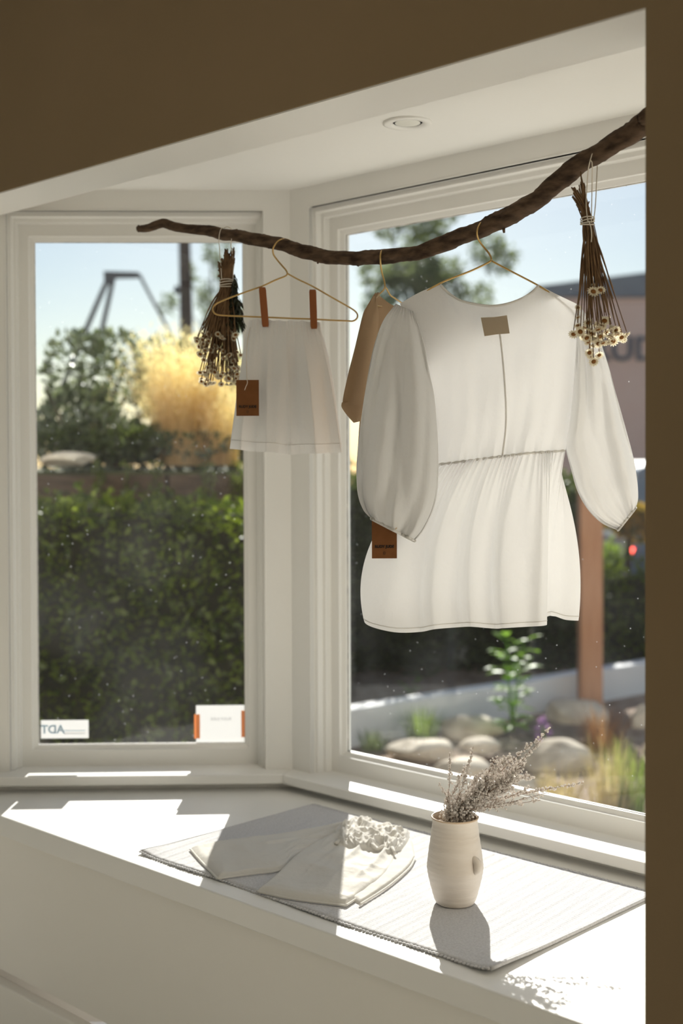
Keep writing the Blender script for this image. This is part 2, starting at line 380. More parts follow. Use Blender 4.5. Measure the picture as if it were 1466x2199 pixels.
# ------------------------------------------------------------------ window seat
seat = tag(empty('built_in_bench', UV(.4, -.4, 0)), 'built-in white bench filling the bay under the two panes', 'bench')
MB().prism([UV(UL-.05, VW), UV(UJ, VW), UV(UJ, VW+TH), UV(UE, VW+TH), UV(UE, .0), UV(0, 0), UV(UL-.05, VW+.05)], ZB-.047, ZB).build('seat_top', PAINT, seat, bevel=.003)
zg = onplane(0, 2080, UV(0, VW+.010), nR).z
MB().box(UV(UL-.05, VW+.010, zg), cR*(UJ-UL+.05), nR*.03, Vector((0, 0, ZB-.047-zg))).build('front_panel', WALLP, seat)
MB().box(UV(UL-.05, VW+.075, zg-.034), cR*(UJ-UL+.05), nR*.02, Vector((0, 0, .036))).build('painted_shadow_gap', ROOMW, seat)  # backing painted tan so the groove reads as shaded
MB().box(UV(UL-.05, VW+.000, .0), cR*(UJ-UL+.05), nR*.03, Vector((0, 0, zg-.030))).build('baseboard', WALLP, seat, bevel=.004)

# recessed downlight
pc = onplane(875, 263, Vector((0, 0, ZCE)), Vector((0, 0, 1)))
dl = tag(empty('recessed_downlight', pc), 'round white recessed downlight in the bay ceiling', 'downlight')
MB().lathe([(.030, .0), (.033, -.004), (.046, -.005), (.050, -.003), (.050, .0)], pc, 40).build('trim_ring', PAINT, dl, smooth=True)
MB().lathe([(.030, -.001), (.030, .0), (.024, .0)], pc, 40).build('baffle', PAINT, dl, smooth=True)
MB().lathe([(.026, -.0015), (.018, -.0035), (.001, -.004)], pc, 40).build('lens', LENSM, dl, smooth=True)

# ------------------------------------------------------------------ branch
BD = [(298, 2.85), (620, 2.60), (820, 2.47), (1035, 2.32), (1265, 2.14), (1385, 2.05), (1480, 1.98)]
def bdepth(px): return float(np.interp(px, [b[0] for b in BD], [b[1] for b in BD]))
bp_ = [(297,492,7), (318,489,8.5), (350,480,9), (372,486,9.5), (400,492,10), (440,495,10.5), (480,503,12), (510,506,13), (540,512,13), (585,520,13), (600,523,14), (640,536,14.5), (690,550,14.5),
       (740,555,15), (790,553,15), (830,550,15.5), (900,541,16), (960,520,17), (1010,502,18), (1050,485,19), (1100,459,19), (1150,429,20), (1200,387,20), (1240,356,20), (1275,335,20), (1320,309,21),
       (1355,287,22), (1390,258,22), (1430,232,22)]
pts = []; 
for px, py, r in bp_:
    Y = bdepth(px); p = at(px, py, Y); pts.append((p.x, p.y, p.z, r*Y/F))
last = pts[-1]; wallp = UV(UE-.003, -.40, last[2]+.09); pts.append((wallp.x, wallp.y, wallp.z, .017))
bs = spl(pts, 260)
mbr = MB(); sides = 18; V = []
for i, (x, y, z, r) in enumerate(bs):
    q0 = Vector(bs[max(i-1, 0)][:3]); q1 = Vector(bs[min(i+1, 259)][:3]); t = (q1-q0).normalized()
    a = Vector((0, 0, 1)).cross(t).normalized(); b = t.cross(a)
    for k in range(sides):
        th = 2*math.pi*k/sides; s_ = i*.012
        rr = r*(1+.07*math.sin(3*th+s_*9)+.06*math.sin(2*th-s_*23+1)+.05*math.sin(7*th+s_*11)+.05*math.sin(s_*47+th)+.03*rng.normal())
        V.append(Vector((x, y, z))+(a*math.cos(th)+b*math.sin(th))*rr)
nb = len(bs)
fs = [(i*sides+k, i*sides+(k+1) % sides, (i+1)*sides+(k+1) % sides, (i+1)*sides+k) for i in range(nb-1) for k in range(sides)]
fs += [tuple(range(sides-1, -1, -1)), tuple((nb-1)*sides+k for k in range(sides))]
br = tag(empty('branch', at(740, 555, bdepth(740))), 'long crooked bare branch hung across the bay as a clothes rail', 'branch')
under(br, link('branch_wood', mesh('branch_wood', V, fs), BARK, smooth=True))
for (x0, y0, x1, y1) in ((350,478,348,470), (300,489,296,484), (507,503,508,492), (1078,482,1082,500), (685,558,681,566), (768,566,768,572), (745,546,746,540)):
    Y = bdepth(x0); MB().tube([at(x0, y0+2, Y), at((x0+x1)/2+1, (y0+y1)/2, Y), at(x1, y1, Y)], [.0035, .003, .002], 6).build('twig_stub', BARK, br, smooth=True)

# ------------------------------------------------------------------ hangers
def wire(name, path, Y, r=.0017, n=120, yoff=None, parent=None):
    p3 = [at(p[0], p[1], Y+(p[2] if len(p) > 2 else 0)) for p in path]
    q = spl(p3, n); return MB().tube(q, r, 8).build(name, BRASS, parent, smooth=True)
HY = bdepth(610)
h1 = tag(empty('wire_hanger', at(616, 586, HY)), 'thin brass wire hanger holding the white shorts by two pegs', 'hanger')
wire('hook', [(626,520,.018), (619,515,.006), (610,513.5,-.004), (600,516,-.015), (592,523,-.018), (586,534,-.014), (587,546,-.006), (594,557), (605,570), (613,579), (616.5,586), (615,591), (609,594.5)], HY, parent=h1)
wire('shoulder_wire', [(609,594.5), (590,602), (564,614), (530,626), (496,638.5), (474,647.5), (461,655), (456.5,664), (460,672), (470,676.5), (500,678.5), (564,681), (620,683.5), (665,685), (710,687.5), (745,689), (757,689.5), (765,685), (767.5,677), (763,669), (750,660), (720,643), (673,616), (640,600), (618,588)], HY, n=260, parent=h1)
GY = bdepth(1040)-.0
h2 = tag(empty('wire_hanger', at(1052, 560, GY)), 'thin brass wire hanger inside the white puff-sleeved blouse', 'hanger')
wire('hook', [(1046,476,.022), (1038,476,.010), (1031,480,-.012), (1025,492,-.020), (1024,504,-.016), (1028,516,-.006), (1037,529), (1048,542), (1054,553), (1054.5,559)], GY, parent=h2)
wire('shoulder_wire', [(1054.5,559), (1046,565), (1010,582), (950,606), (900,634,.004), (872,652,.006), (866,664,.008), (872,676,.01), (900,684,.012), (960,687,.012), (1060,690,.012), (1160,694,.012), (1215,697,.012), (1232,693,.012), (1234,680,.01), (1222,662,.006), (1190,636,.004), (1155,613), (1100,584), (1062,564), (1056,560)], GY, n=260, parent=h2)
TY = bdepth(822)
h3 = tag(empty('wire_hanger', at(826, 616, TY)), 'thin brass wire hanger of the beige top behind the blouse', 'hanger')
wire('hook', [(824,540,.02), (821,538,.006), (818,541,-.014), (816.5,552,-.02), (817,568,-.014), (820,586,-.005), (825,604), (826.5,615)], TY, parent=h3)
wire('shoulder_wire', [(826.5,615), (824,622,-.01), (812,634,-.03), (803,646,-.06), (806,655,-.06), (830,660,.0), (862,664,.07), (868,656,.07), (850,642,.035), (838,634,.018), (831,622,.006), (827,616)], TY, n=120, parent=h3)

# ------------------------------------------------------------------ blouse
blouse = tag(empty('blouse', at(1060, 660, GY)), 'white puff-sleeved peplum blouse hanging with its back to the room', 'blouse')
def g3(px, py, b, Y=None): return at(px, py, (GY if Y is None else Y)+b)
def sheet_np(P2, Bd, Y):
    m, n = Bd.shape; out = np.zeros((m*n, 3))
    for i in range(m):
        for j in range(n):
            out[i*n+j] = at(P2[i, j, 0], P2[i, j, 1], Y+Bd[i, j])
    return out
nS, nN, mV = 14, 44, 44
def bodice_sheet(dip, sign):
    top = spl([(858,652), (900,628), (945,609)], nS)[:-1] + spl([(945,609), (960,625), (985,642+dip*.35), (1020,651+dip*.8), (1055,655+dip), (1090,650+dip*.8), (1122,638+dip*.35), (1143,624), (1156,611)], nN)[:-1] + spl([(1156,611), (1195,632), (1243,655)], nS)
    n = len(top)
    bot = spl([(930,999), (1000,990), (1070,981), (1140,973), (1214,968)], n)
    left = spl([(858,652), (885,700), (908,780), (925,860), (935,930), (930,999)], mV)
    right = spl([(1243,655), (1240,740), (1232,850), (1222,920), (1214,968)], mV)
    P2 = coons(top, bot, left, right)
    u = np.linspace(0, 1, n)[None, :]; v = np.linspace(0, 1, mV)[:, None]
    neck = sm((u-.17)/.12)*sm((.83-u)/.12)
    th = (np.sin(np.pi*u)**.6)*(.016+.026*sm(v*1.6))*(1-(1-sm(v*5))*(1-neck))
    fold = .0035*np.sin(u*23+v*2+sign)*sm(v*2)*np.sin(np.pi*u)+.002*np.sin(u*51+v*7)*v + .003*np.sin(9*u+11*v)*np.sin(np.pi*u)
    gath = .0018*np.sin(u*170+3*np.sin(u*31))*sm((v-.86)/.14)
    B = sign*th+fold+gath
    return sheet_np(P2, B, GY), mV, n
Vb, m_, n_ = bodice_sheet(0, -1); Vf, _, _ = bodice_sheet(44, 1)
under(blouse, link('bodice', mesh_np('bodice', np.vstack([Vb, Vf]), np.vstack([grid_faces(m_, n_), grid_faces(m_, n_, m_*n_)])), LINEN, smooth=True))
# neck binding, seams
ntop = [g3(*p, b) for p, b in zip(spl([(945,609), (960,625), (985,642), (1020,651), (1055,655), (1090,650), (1122,638), (1143,624), (1156,611)], 60), [-.002-.016*math.sin(math.pi*i/59) for i in range(60)])]
MB().tube([p+Vector((0, -.001, -.002)) for p in ntop], .0024, 6).build('neck_binding', SEAMC, blouse, smooth=True)
def bodice_pt(iu, iv, off=-.0018): return Vector(Vb[iv*n_+iu])+Vector((0, off, 0))
ju = int(.515*n_)
MB().tube([bodice_pt(ju, i, -.0006) for i in range(4, m_)], .0017, 6).build('back_seam', SEAMC, blouse, smooth=True)
MB().tube([bodice_pt(j, m_-1, -.0015+.0008*math.sin(j*2.2)) for j in range(3, n_-1)], [.0022+.0008*math.sin(j*1.7) for j in range(3, n_-1)], 6).build('waist_seam', SEAMC, blouse, smooth=True)
# woven label at the back neck
lp = []
for (x, y, b) in ((1032,682,-.030), (1088,677,-.030), (1094,716,-.037), (1040,722,-.040), (1060,681,-.031), (1066,718,-.041)): lp.append(g3(x, y, b))
under(blouse, link('label_patch', mesh('label_patch', lp+[p+Vector((0, .0006, 0)) for p in lp], [(0,3,5,4), (4,5,2,1), (6,10,11,9), (10,7,8,11), (0,4,10,6), (4,1,7,10), (1,2,8,7), (2,5,11,8), (5,3,9,11), (3,0,6,9)]), LABELC))
# peplum: a closed loop of cloth gathered at the waist, hanging in folds
mP = 64; PER = 22
def spl_idx(pts, per):
    P = np.array([list(p) for p in pts], float); n = len(P); out = []
    for i in range(n):
        p0, p1, p2, p3 = P[(i-1) % n], P[i], P[(i+1) % n], P[(i+2) % n]
        for t in np.linspace(0, 1, per, endpoint=False): out.append(.5*((2*p1)+(-p0+p2)*t+(2*p0-5*p1+4*p2-p3)*t*t+(-p0+3*p1-3*p2+p3)*t**3))
    return np.array(out)
def wst(x, sg):                                             # waist line of the bodice
    u = min(max((x-930)/284, 0), 1); return (x, float(np.interp(x, [930, 1000, 1070, 1140, 1214], [999, 990, 981, 973, 968]))-(1.5 if sg < 0 else 12*math.sin(math.pi*u)**.3), sg*((.0425 if sg < 0 else .0405)*math.sin(math.pi*u)**.6+.001))
wx = [(930,-1), (940,-1), (962,-1), (985,-1), (1012,-1), (1040,-1), (1066,-1), (1094,-1), (1122,-1), (1148,-1), (1166,-1), (1180,-1), (1196,-1), (1214,-1), (1204,1), (1176,1), (1140,1), (1100,1), (1060,1), (1015,1), (975,1), (945,1)]
hem = [(782,1334,.0), (800,1347,-.034), (850,1358,-.052), (902,1357,-.036), (935,1351,-.058), (985,1347,-.030), (1012,1346,-.058), (1062,1350,-.034), (1080,1349,-.062), (1130,1346,-.048), (1164,1344,-.052), (1174,1341,-.026), (1160,1336,-.004), (1182,1322,.002), (1214,1331,.010), (1241,1332,.020), (1180,1322,.056), (1100,1314,.044), (1040,1320,.062), (960,1312,.044), (880,1320,.060), (805,1324,.044)]
mid = [(797,1164,.0), (818,1166,-.026), (866,1168,-.040), (912,1166,-.030), (942,1164,-.050), (988,1160,-.032), (1016,1158,-.050), (1060,1156,-.034), (1080,1155,-.054), (1128,1152,-.044), (1166,1150,-.046), (1177,1149,-.024), (1168,1148,-.006), (1186,1147,.004), (1210,1146,.012), (1236,1146,.018), (1180,1149,.048), (1110,1152,.040), (1050,1156,.054), (975,1160,.042), (900,1162,.052), (830,1163,.036)]
LW, LM, LH = spl_idx([wst(*q) for q in wx], PER), spl_idx(mid, PER), spl_idx(hem, PER); NL = len(LW)
VP = np.zeros((mP*NL, 3)); k = np.arange(NL)/NL
for i in range(mP):
    v = i/(mP-1); e_ = v**.75
    q = (LW*(1-e_)*(1-2*e_) + LM*4*e_*(1-e_) + LH*e_*(2*e_-1))          # through waist, middle and hem
    g = .0034*np.sin(k*2*np.pi*58+3*np.sin(k*40))*math.exp(-v*11) + .0030*np.sin(k*2*np.pi*29+2*np.sin(k*25))*math.exp(-v*3.5)*min(1, v*6) + .0016*np.sin(k*2*np.pi*19+v*3)*v
    for j in range(NL): VP[i*NL+j] = at(q[j, 0], q[j, 1], GY+q[j, 2]+g[j])
under(blouse, link('peplum', mesh_np('peplum', VP, grid_faces(mP, NL, wrap=True)), LINEN, smooth=True))
hp = [Vector(VP[(mP-3)*NL+j]) for j in range(NL)]
MB().tube(hp+[hp[0]], .0008, 4, cap=False).build('hem_stitching', SEAMC, blouse, smooth=True)
# sleeves
def sleeve(L, R, b0, thick, seed, fold=.005):
    n = 72; m = 64; Ls = spl(L, m); Rs = spl(R, m); bs_ = np.interp(np.linspace(0, 1, m), *b0); th_ = np.interp(np.linspace(0, 1, m), *thick)
    out = np.zeros((m*n, 3)); r_ = np.random.default_rng(seed); ph = r_.uniform(0, 6.28, 6)
    for i in range(m):
        v = i/(m-1); (lx, ly), (rx, ry) = Ls[i], Rs[i]
        cx, cy, hx, hy = (lx+rx)/2, (ly+ry)/2, (rx-lx)/2, (ry-ly)/2
        for j in range(n):
            a = 2*math.pi*j/n; ca, sa = math.cos(a), math.sin(a)
            gath = math.exp(-v*14)+math.exp(-(1-v)*7)
            w = fold*sm(v*4)*(.6*math.sin(3*a+ph[0]+2.2*v)+.7*(1-2*abs(math.sin(2.5*a+ph[1]-1.6*v)))+.5*(1-2*abs(math.sin(4*a+ph[2]+2.5*v)))) + .0045*gath*(1-2*abs(math.sin(11*a+ph[3]+3*v))) + .0012*math.sin(13*v+3*a)*math.sin(31*v+5*a)
            kk = 1+.035*gath*math.sin(17*a+ph[4])
            out[i*n+j] = at(cx+hx*ca*kk, cy+hy*ca*kk, GY+bs_[i]+th_[i]*sa*(1+.1*math.sin(4*a+v*6))+w)
    return out, m, n
LsO = [(850,652), (822,690), (802,745), (787,820), (775,900), (766,985), (766,1040), (771,1072), (780,1094), (789,1106), (798,1114)]
LsI = [(886,668), (908,730), (922,800), (932,850), (938,920), (941,990), (939,1050), (931,1090), (918,1120), (904,1144), (889,1161)]
Vs, ms, ns = sleeve(LsO, LsI, ([0, .3, .7, 1], [-.012, -.055, -.075, -.070]), ([0, .12, .5, .85, 1], [.012, .034, .058, .048, .024]), 3, .015)
under(blouse, link('sleeve', mesh_np('sleeve', Vs, grid_faces(ms, ns, wrap=True)), LINEN, smooth=True))
cu = [Vector(Vs[(ms-1)*ns+j]) for j in range(ns)]
MB().tube(cu+[cu[0]], .0030, 6, cap=False).build('cuff', SEAMC, blouse, smooth=True)
bt = g3(846, 1131, -.112)
MB().lathe([(.0, .0), (.0050, .0), (.0058, .0008), (.0058, .0020), (.0046, .0026), (.0, .0018)], (0, 0, 0), 20).build('button', surf('shell_button', (.62, .50, .36), None, rough=.3), blouse, smooth=True)
bo = [o for o in blouse.children if o.name.startswith('button')][0]; bo.location = bt-Vector(blouse.location); bo.rotation_euler = (math.radians(90), 0, 0)
RsI = [(1238,662), (1236,740), (1229,840), (1220,915), (1214,958), (1226,1010), (1240,1056), (1262,1094), (1288,1120), (1308,1131), (1327,1138)]
RsO = [(1243,655), (1275,702), (1300,765), (1322,845), (1343,920), (1360,985), (1367,1030), (1369,1056), (1369,1072), (1367,1082), (1364,1091)]
Vs2, _, _ = sleeve(RsI, RsO, ([0, .4, 1], [.0, .012, .016]), ([0, .15, .5, .85, 1], [.012, .032, .050, .038, .014]), 5, .013)
under(blouse, link('sleeve', mesh_np('sleeve', Vs2, grid_faces(ms, ns, wrap=True)), LINEN, smooth=True))
cu = [Vector(Vs2[(ms-1)*ns+j]) for j in range(ns)]
MB().tube(cu+[cu[0]], .0026, 6, cap=False).build('cuff', SEAMC, blouse, smooth=True)

# ------------------------------------------------------------------ shorts
SY = HY+.004
shorts = tag(empty('shorts', at(612, 700, SY)), 'small white gathered shorts pegged to the leftmost hanger', 'shorts')
def ringmesh(Lp, Rp, thick, m, n, fn, Y):
    Ls = spl(Lp, m); Rs = spl(Rp, m); out = np.zeros((m*n, 3))
    for i in range(m):
        v = i/(m-1); (lx, ly), (rx, ry) = Ls[i], Rs[i]; th = float(np.interp(v, *thick))
        for j in range(n):
            a = 2*math.pi*j/n; ca, sa = math.cos(a), math.sin(a); sgn = 1 if sa >= 0 else -1
            s_ = (ca+1)/2; dy, db = fn(v, s_, sgn, a)
            x = lx+(rx-lx)*s_; y = ly+(ry-ly)*s_
            out[i*n+j] = at(x, y+dy, Y+th*sgn*abs(sa)**.55+db)
    return out
def fwb(v, s_, sg, a): return (1.5*math.sin(s_*40)*(1-v), .0014*math.sin(s_*95+sg))
Vw = ringmesh([(532,686), (531,700)], [(688,691), (689,707)], ([0, 1], [.010, .012]), 8, 220, fwb, SY)
under(shorts, link('waistband', mesh_np('waistband', Vw, grid_faces(8, 220, wrap=True)), LINEN2, smooth=True))
def fsh(v, s_, sg, a):
    mid = (s_-.515)
    pinch = math.exp(-(mid/.06)**2)*sm(v*1.3)
    dy = (4*math.sin(math.pi*s_*2)**2+8*math.exp(-(mid/.12)**2))*v**3 + (6*math.sin(s_*3) if 0 else 0)
    db = -sg*.020*float(pinch) + sg*(.010*math.sin(s_*19+1.2*sg+v)+.009*(1-2*abs(math.sin(s_*14+.8*sg-.5*v))))*min(1, v*2.2) + .0016*math.sin(s_*95+sg)*math.exp(-v*10)
    return dy, db
Vq = ringmesh([(531,699), (521,760), (508,850), (493,964)], [(689,706), (705,765), (720,850), (735,972)], ([0, .3, 1], [.011, .022, .034]), 56, 240, fsh, SY)
under(shorts, link('short_legs', mesh_np('short_legs', Vq, grid_faces(56, 240, wrap=True)), LINEN2, smooth=True))
hp = [Vector(Vq[51*240+j]) for j in range(240)]
MB().tube(hp+[hp[0]], .0007, 4, cap=False).build('hem_stitching', SEAMC, shorts, smooth=True)
# wooden pegs
def peg(x0, y0, x1, y1, label):
    e = tag(empty('clothespin', at((x0+x1)/2, (y0+y1)/2, SY-.01)), label, 'clothespin', 'brown clothespins on the leftmost hanger')
    for off, wd in ((-.013, 7.5), (.002, 6.5)):
        a = at(x0, y0, SY+off-(.004 if off < 0 else -.005)); b = at(x1, y1, SY+off+(.000 if off < 0 else .001)); w = wd*SY/F
        m = MB(); ax = Vector((1, 0, 0))
        vs_ = []
        for t, ww, dd in ((0, .85, .006), (.06, 1, .008), (.55, 1, .0095), (.94, .95, .006), (1, .8, .004)):
            c = a.lerp(b, t)
            for sx, sy in ((-1, -1), (1, -1), (1, 1), (-1, 1)): vs_.append(c+Vector((sx*w*ww, sy*dd/2, 0)))
        f = [(i*4+k_, i*4+(k_+1) % 4, i*4+4+(k_+1) % 4, i*4+4+k_) for i in range(4) for k_ in range(4)]+[(3, 2, 1, 0), (16, 17, 18, 19)]
        m.add(vs_, f).build('prong', PEG, e, bevel=.0008)
    sp = []
    c = at(x0*.25+x1*.75, y0*.25+y1*.75, SY-.006)
    for i in range(40): th = i/39*6*math.pi; sp.append(c+Vector((-.0075+.015*i/39, .006*math.cos(th)-.001, .0042*math.sin(th))))
    MB().tube(sp, .0007, 5).build('spring', STEEL, e, smooth=True)
peg(563, 617, 570, 702, 'slim brown wooden peg clipping the shorts beside the dried bundle')
peg(671, 622, 674, 706, 'slim brown wooden peg clipping the shorts on the blouse side')

# ------------------------------------------------------------------ text and hang tags
def text_mesh(s, size, name='lettering', bold=.0, ext=.0002):
    cu_ = bpy.data.curves.new('t', 'FONT'); cu_.body = s; cu_.size = size; cu_.align_x = 'CENTER'; cu_.align_y = 'CENTER'; cu_.extrude = ext; cu_.offset = bold
    o = bpy.data.objects.new('t', cu_); COL.objects.link(o); bpy.context.view_layer.update()
    me = bpy.data.meshes.new_from_object(o.evaluated_get(bpy.context.evaluated_depsgraph_get())); bpy.data.objects.remove(o); me.name = name; return me
def hang_tag(x0, y0, x1, y1, Y, strpts, label, tilt=0.0):
    a = at(x0, y0, Y); b = at(x1, y1, Y); c = (a+b)/2; w = abs(b.x-a.x); h = abs(b.z-a.z)
    e = tag(empty('hang_tag', c), label, 'hang tag', 'brown swing tags on the hanging clothes')
    m = MB().box(c+Vector((-w/2, -.0004, -h/2)), Vector((w, 0, 0)), Vector((0, .0008, 0)), Vector((0, 0, h)))
    m.build('card', KRAFT, e)
    t1 = link('lettering', text_mesh('RUDY JUDE', w*.150, bold=w*.006), INK, e, loc=(0, -.0007, -h*.245), rot=(math.pi/2, 0, 0))
    t1.scale = (1.0, 1, 1)
    link('moon_mark', text_mesh('()', w*.15), INK, e, loc=(0, -.0007, -h*.38), rot=(math.pi/2, 0, 0))
    MB().tube(spl([at(p[0], p[1], Y+p[2]) for p in strpts], 40), .0007, 5).build('tag_string', STRING, e, smooth=True)
    return e
hang_tag(507, 816, 556, 893, SY-.045, [(537,703,.035), (531,735,.02), (529,775,.006), (530,812,-.001), (531,822,-.002), (527,832,-.002), (525,838,-.002)], 'brown card swing tag hanging against the white shorts')
hang_tag(798, 1100, 852, 1199, GY-.044, [(846,1080,.0), (838,1090,-.002), (826,1104,-.0015), (824,1110,-.0015)], 'brown card swing tag hanging below the blouse cuff')

# ------------------------------------------------------------------ beige top behind the blouse
top = tag(empty('beige_top', at(830, 700, TY)), 'beige short-sleeved cotton top half hidden behind the blouse', 'top')
def slant(px): return (px-832)/F*TY*1.3
def tubepx(name, Lp, Rp, thick, mat, m=40, n=60, fold=.003, yoff=0.0, seed=0):
    Ls = spl(Lp, m); Rs = spl(Rp, m); out = np.zeros((m*n, 3))
    for i in range(m):
        v = i/(m-1); (lx, ly), (rx, ry) = Ls[i], Rs[i]; th = float(np.interp(v, *thick))
        for j in range(n):
            a = 2*math.pi*j/n; s_ = (math.cos(a)+1)/2; x = lx+(rx-lx)*s_; y = ly+(ry-ly)*s_
            out[i*n+j] = at(x, y, TY+slant(x)+yoff+th*math.sin(a)+fold*math.sin(3*a+4*v+seed))
    return under(top, link(name, mesh_np(name, out, grid_faces(m, n, wrap=True)), mat, smooth=True))
tubepx('top_body', [(806,628), (797,645), (791,700), (784,800), (772,905), (767,990), (770,1040)], [(836,652), (862,668), (880,710), (890,800), (894,905), (896,990), (896,1040)], ([0, .08, .3, 1], [.006, .02, .04, .05]), BEIGE)
tubepx('sleeve', [(802,634), (786,660), (778,678), (762,745), (748,800), (737,850), (735,868)], [(808,640), (812,668), (812,700), (806,760), (800,810), (796,850), (792,872)], ([0, .15, 1], [.006, .025, .034]), BEIGE, yoff=-.035)
tubepx('cuff', [(734,864), (733,874), (745,892), (759,908)], [(793,866), (792,876), (786,892), (776,904)], ([0, 1], [.035, .022]), BEIGE, m=14, yoff=-.035)
tubepx('sleeve', [(868,664), (880,700), (884,760), (882,830)], [(876,668), (906,705), (922,770), (926,835)], ([0, .2, 1], [.006, .025, .034]), BEIGE, yoff=.0)
MB().tube(spl([at(x, y, TY+slant(x)-.028) for x, y in ((812,630), (803,642), (798,656), (795,668))], 20), .0028, 6).build('shoulder_seam', BEIGE, top, smooth=True)

# ------------------------------------------------------------------ dried flower bundles
def petal_mesh():
    v = []; f = []
    for layer, (npet, r, zt, tilt) in enumerate(((13, 1.0, .15, .35), (11, .78, .42, .7))):
        for k_ in range(npet):
            a = 2*math.pi*(k_+.5*layer)/npet; d = Vector((math.cos(a), math.sin(a), 0)); s = Vector((-math.sin(a), math.cos(a), 0)); b = len(v)
            v += [d*.28, d*(r*.65)+s*.17+Vector((0, 0, zt*.6)), d*(r*.65)-s*.17+Vector((0, 0, zt*.6)), d*r+Vector((0, 0, zt))]
            f += [(b, b+1, b+3, b+2)]
    b = len(v); v += [Vector((math.cos(2*math.pi*i/10)*.42, math.sin(2*math.pi*i/10)*.42, 0)) for i in range(10)]+[Vector((0, 0, -.45))]
    f += [(b+(i+1) % 10, b+i, b+10) for i in range(10)]
    return mesh('petals', v, f)
PETM = petal_mesh(); PETM.materials.append(PETAL)
cmb = MB().lathe([(.42, .0), (.40, .14), (.28, .26), (.10, .31), (.002, .32)], (0, 0, 0), 12); CENM = mesh('flower_centre', cmb.v, cmb.f); CENM.materials.append(FCENT)
CENM.polygons.foreach_set('use_smooth', [True]*len(CENM.polygons))
def head(parent, p, d, r):
    h = bpy.data.objects.new('flower_head', PETM); COL.objects.link(h); h.parent = parent
    q = Vector(d).normalized().to_track_quat('Z', 'Y')
    h.location = Vector(p)-Vector(parent.location); h.rotation_mode = 'QUATERNION'; h.rotation_quaternion = q; h.scale = (r, r, r)
    c = bpy.data.objects.new('flower_centre', CENM); COL.objects.link(c); c.parent = h
def bundle(label, Y, tie, heads, stubs, strings, rad, seed, extra=26, tieh=6, tier=14, stem_r=.0011, mid=None):
    r_ = random.Random(seed); e = tag(empty('dried_flower_bundle', at(tie[0], tie[1], Y)), label, 'dried flowers')
    T = at(tie[0], tie[1], Y); st = MB(); tw = tier*Y/F
    for i, hd in enumerate(heads):
        x, y, r = hd[:3]; dY = hd[3] if len(hd) > 3 else r_.uniform(-.03, .03)
        end = at(x, y, Y+dY); a = r_.uniform(0, 6.28); rr = tw*.8*math.sqrt(r_.random())
        base = T+Vector((rr*math.cos(a), rr*math.sin(a), 0))
        sb = r_.choice(stubs); up = at(sb[0]+r_.uniform(-3, 3), sb[1]+r_.uniform(0, 25), Y+r_.uniform(-.006, .006))
        mid_ = base.lerp(end, .5)+Vector((r_.uniform(-.004, .004)+ (0 if abs(x-tie[0]) < 12 else (x-tie[0])*.00006), 0, .0))
        st.tube(spl([up, base, base.lerp(mid_, .6)+Vector((r_.uniform(-.002, .002), 0, 0)), mid_, end+Vector((0, 0, r*.6))], 12), [stem_r*r_.uniform(.8, 1.4)]*8+[stem_r*.8]*4, 5)
        d = (end-mid_).normalized()+Vector((r_.uniform(-.6, .6), r_.uniform(-1.6, .3), r_.uniform(-.3, .5)))
        head(e, end, d, r*1.22)
    for i in range(extra):
        a = r_.uniform(0, 6.28); rr = tw*math.sqrt(r_.random()); base = T+Vector((rr*math.cos(a), rr*math.sin(a), 0))
        sb = r_.choice(stubs); up = at(sb[0]+r_.uniform(-4, 4), sb[1]+r_.uniform(0, 35), Y+r_.uniform(-.008, .008))
        hd = r_.choice(heads); end = at(tie[0]+(hd[0]-tie[0])*r_.uniform(.5, .95)+r_.uniform(-4, 4), tie[1]+(hd[1]-tie[1])*r_.uniform(.55, .95), Y+r_.uniform(-.02, .02))
        st.tube(spl([up, base, base.lerp(end, .5)+Vector((r_.uniform(-.004, .004), 0, 0)), end], 10), stem_r*r_.uniform(.7, 1.3), 5)
    st.build('stems', STEMD, e, smooth=True)
    s = MB()
    for k_ in range(4):
        c = T+Vector((0, 0, (-tieh+2*tieh*k_/3)*Y/F)); rr = tw*1.12
        ring_ = [c+Vector((rr*math.cos(t), rr*math.sin(t), .002*math.sin(t+k_))) for t in np.linspace(0, 6.283, 24)]
        s.tube(ring_, .0011, 5, cap=False)
    s.build('string_tie', STRING, e, smooth=True)
    l = MB()
    for pth in strings: l.tube(spl([at(p[0], p[1], Y+p[2]) for p in pth], 30), .0009, 5)
    l.build('hanging_loop', STRING, e, smooth=True)
    return e
RY = bdepth(1266)-.002
rh = [(1274,625,.0092,-.03), (1289,622,.0080,-.03), (1272,613,.0080,-.02), (1241,660,.0055), (1240,681,.0045), (1240,698,.0060,-.03), (1231,717,.0080,-.02), (1246,712,.0085,-.035), (1262,692,.0085), (1265,706,.0075,-.03),
      (1298,688,.0090), (1302,684,.0080,.02), (1283,705,.0095,-.04), (1292,700,.0080,-.03), (1312,703,.0095,-.045), (1311,722,.0095,-.045), (1304,736,.0085,-.02), (1316,732,.0085,-.01), (1324,716,.0085,-.03), (1322,709,.0075),
      (1334,724,.0080,-.02), (1345,718,.0070,-.02), (1338,729,.0060), (1259,725,.0080,-.03), (1270,716,.0090,-.01), (1262,733,.0075,-.02), (1277,728,.0090,-.035), (1288,722,.0085,-.02), (1284,738,.0070,-.03), (1294,735,.0075,-.04),
      (1272,742,.0070,-.01), (1265,757,.0075,-.02), (1267,764,.0060,-.01), (1286,762,.0070,-.02), (1274,776,.0080,-.03), (1300,712,.009,.02), (1252,722,.007,.01), (1258,702,.008,.02), (1280,695,.008,.03)]
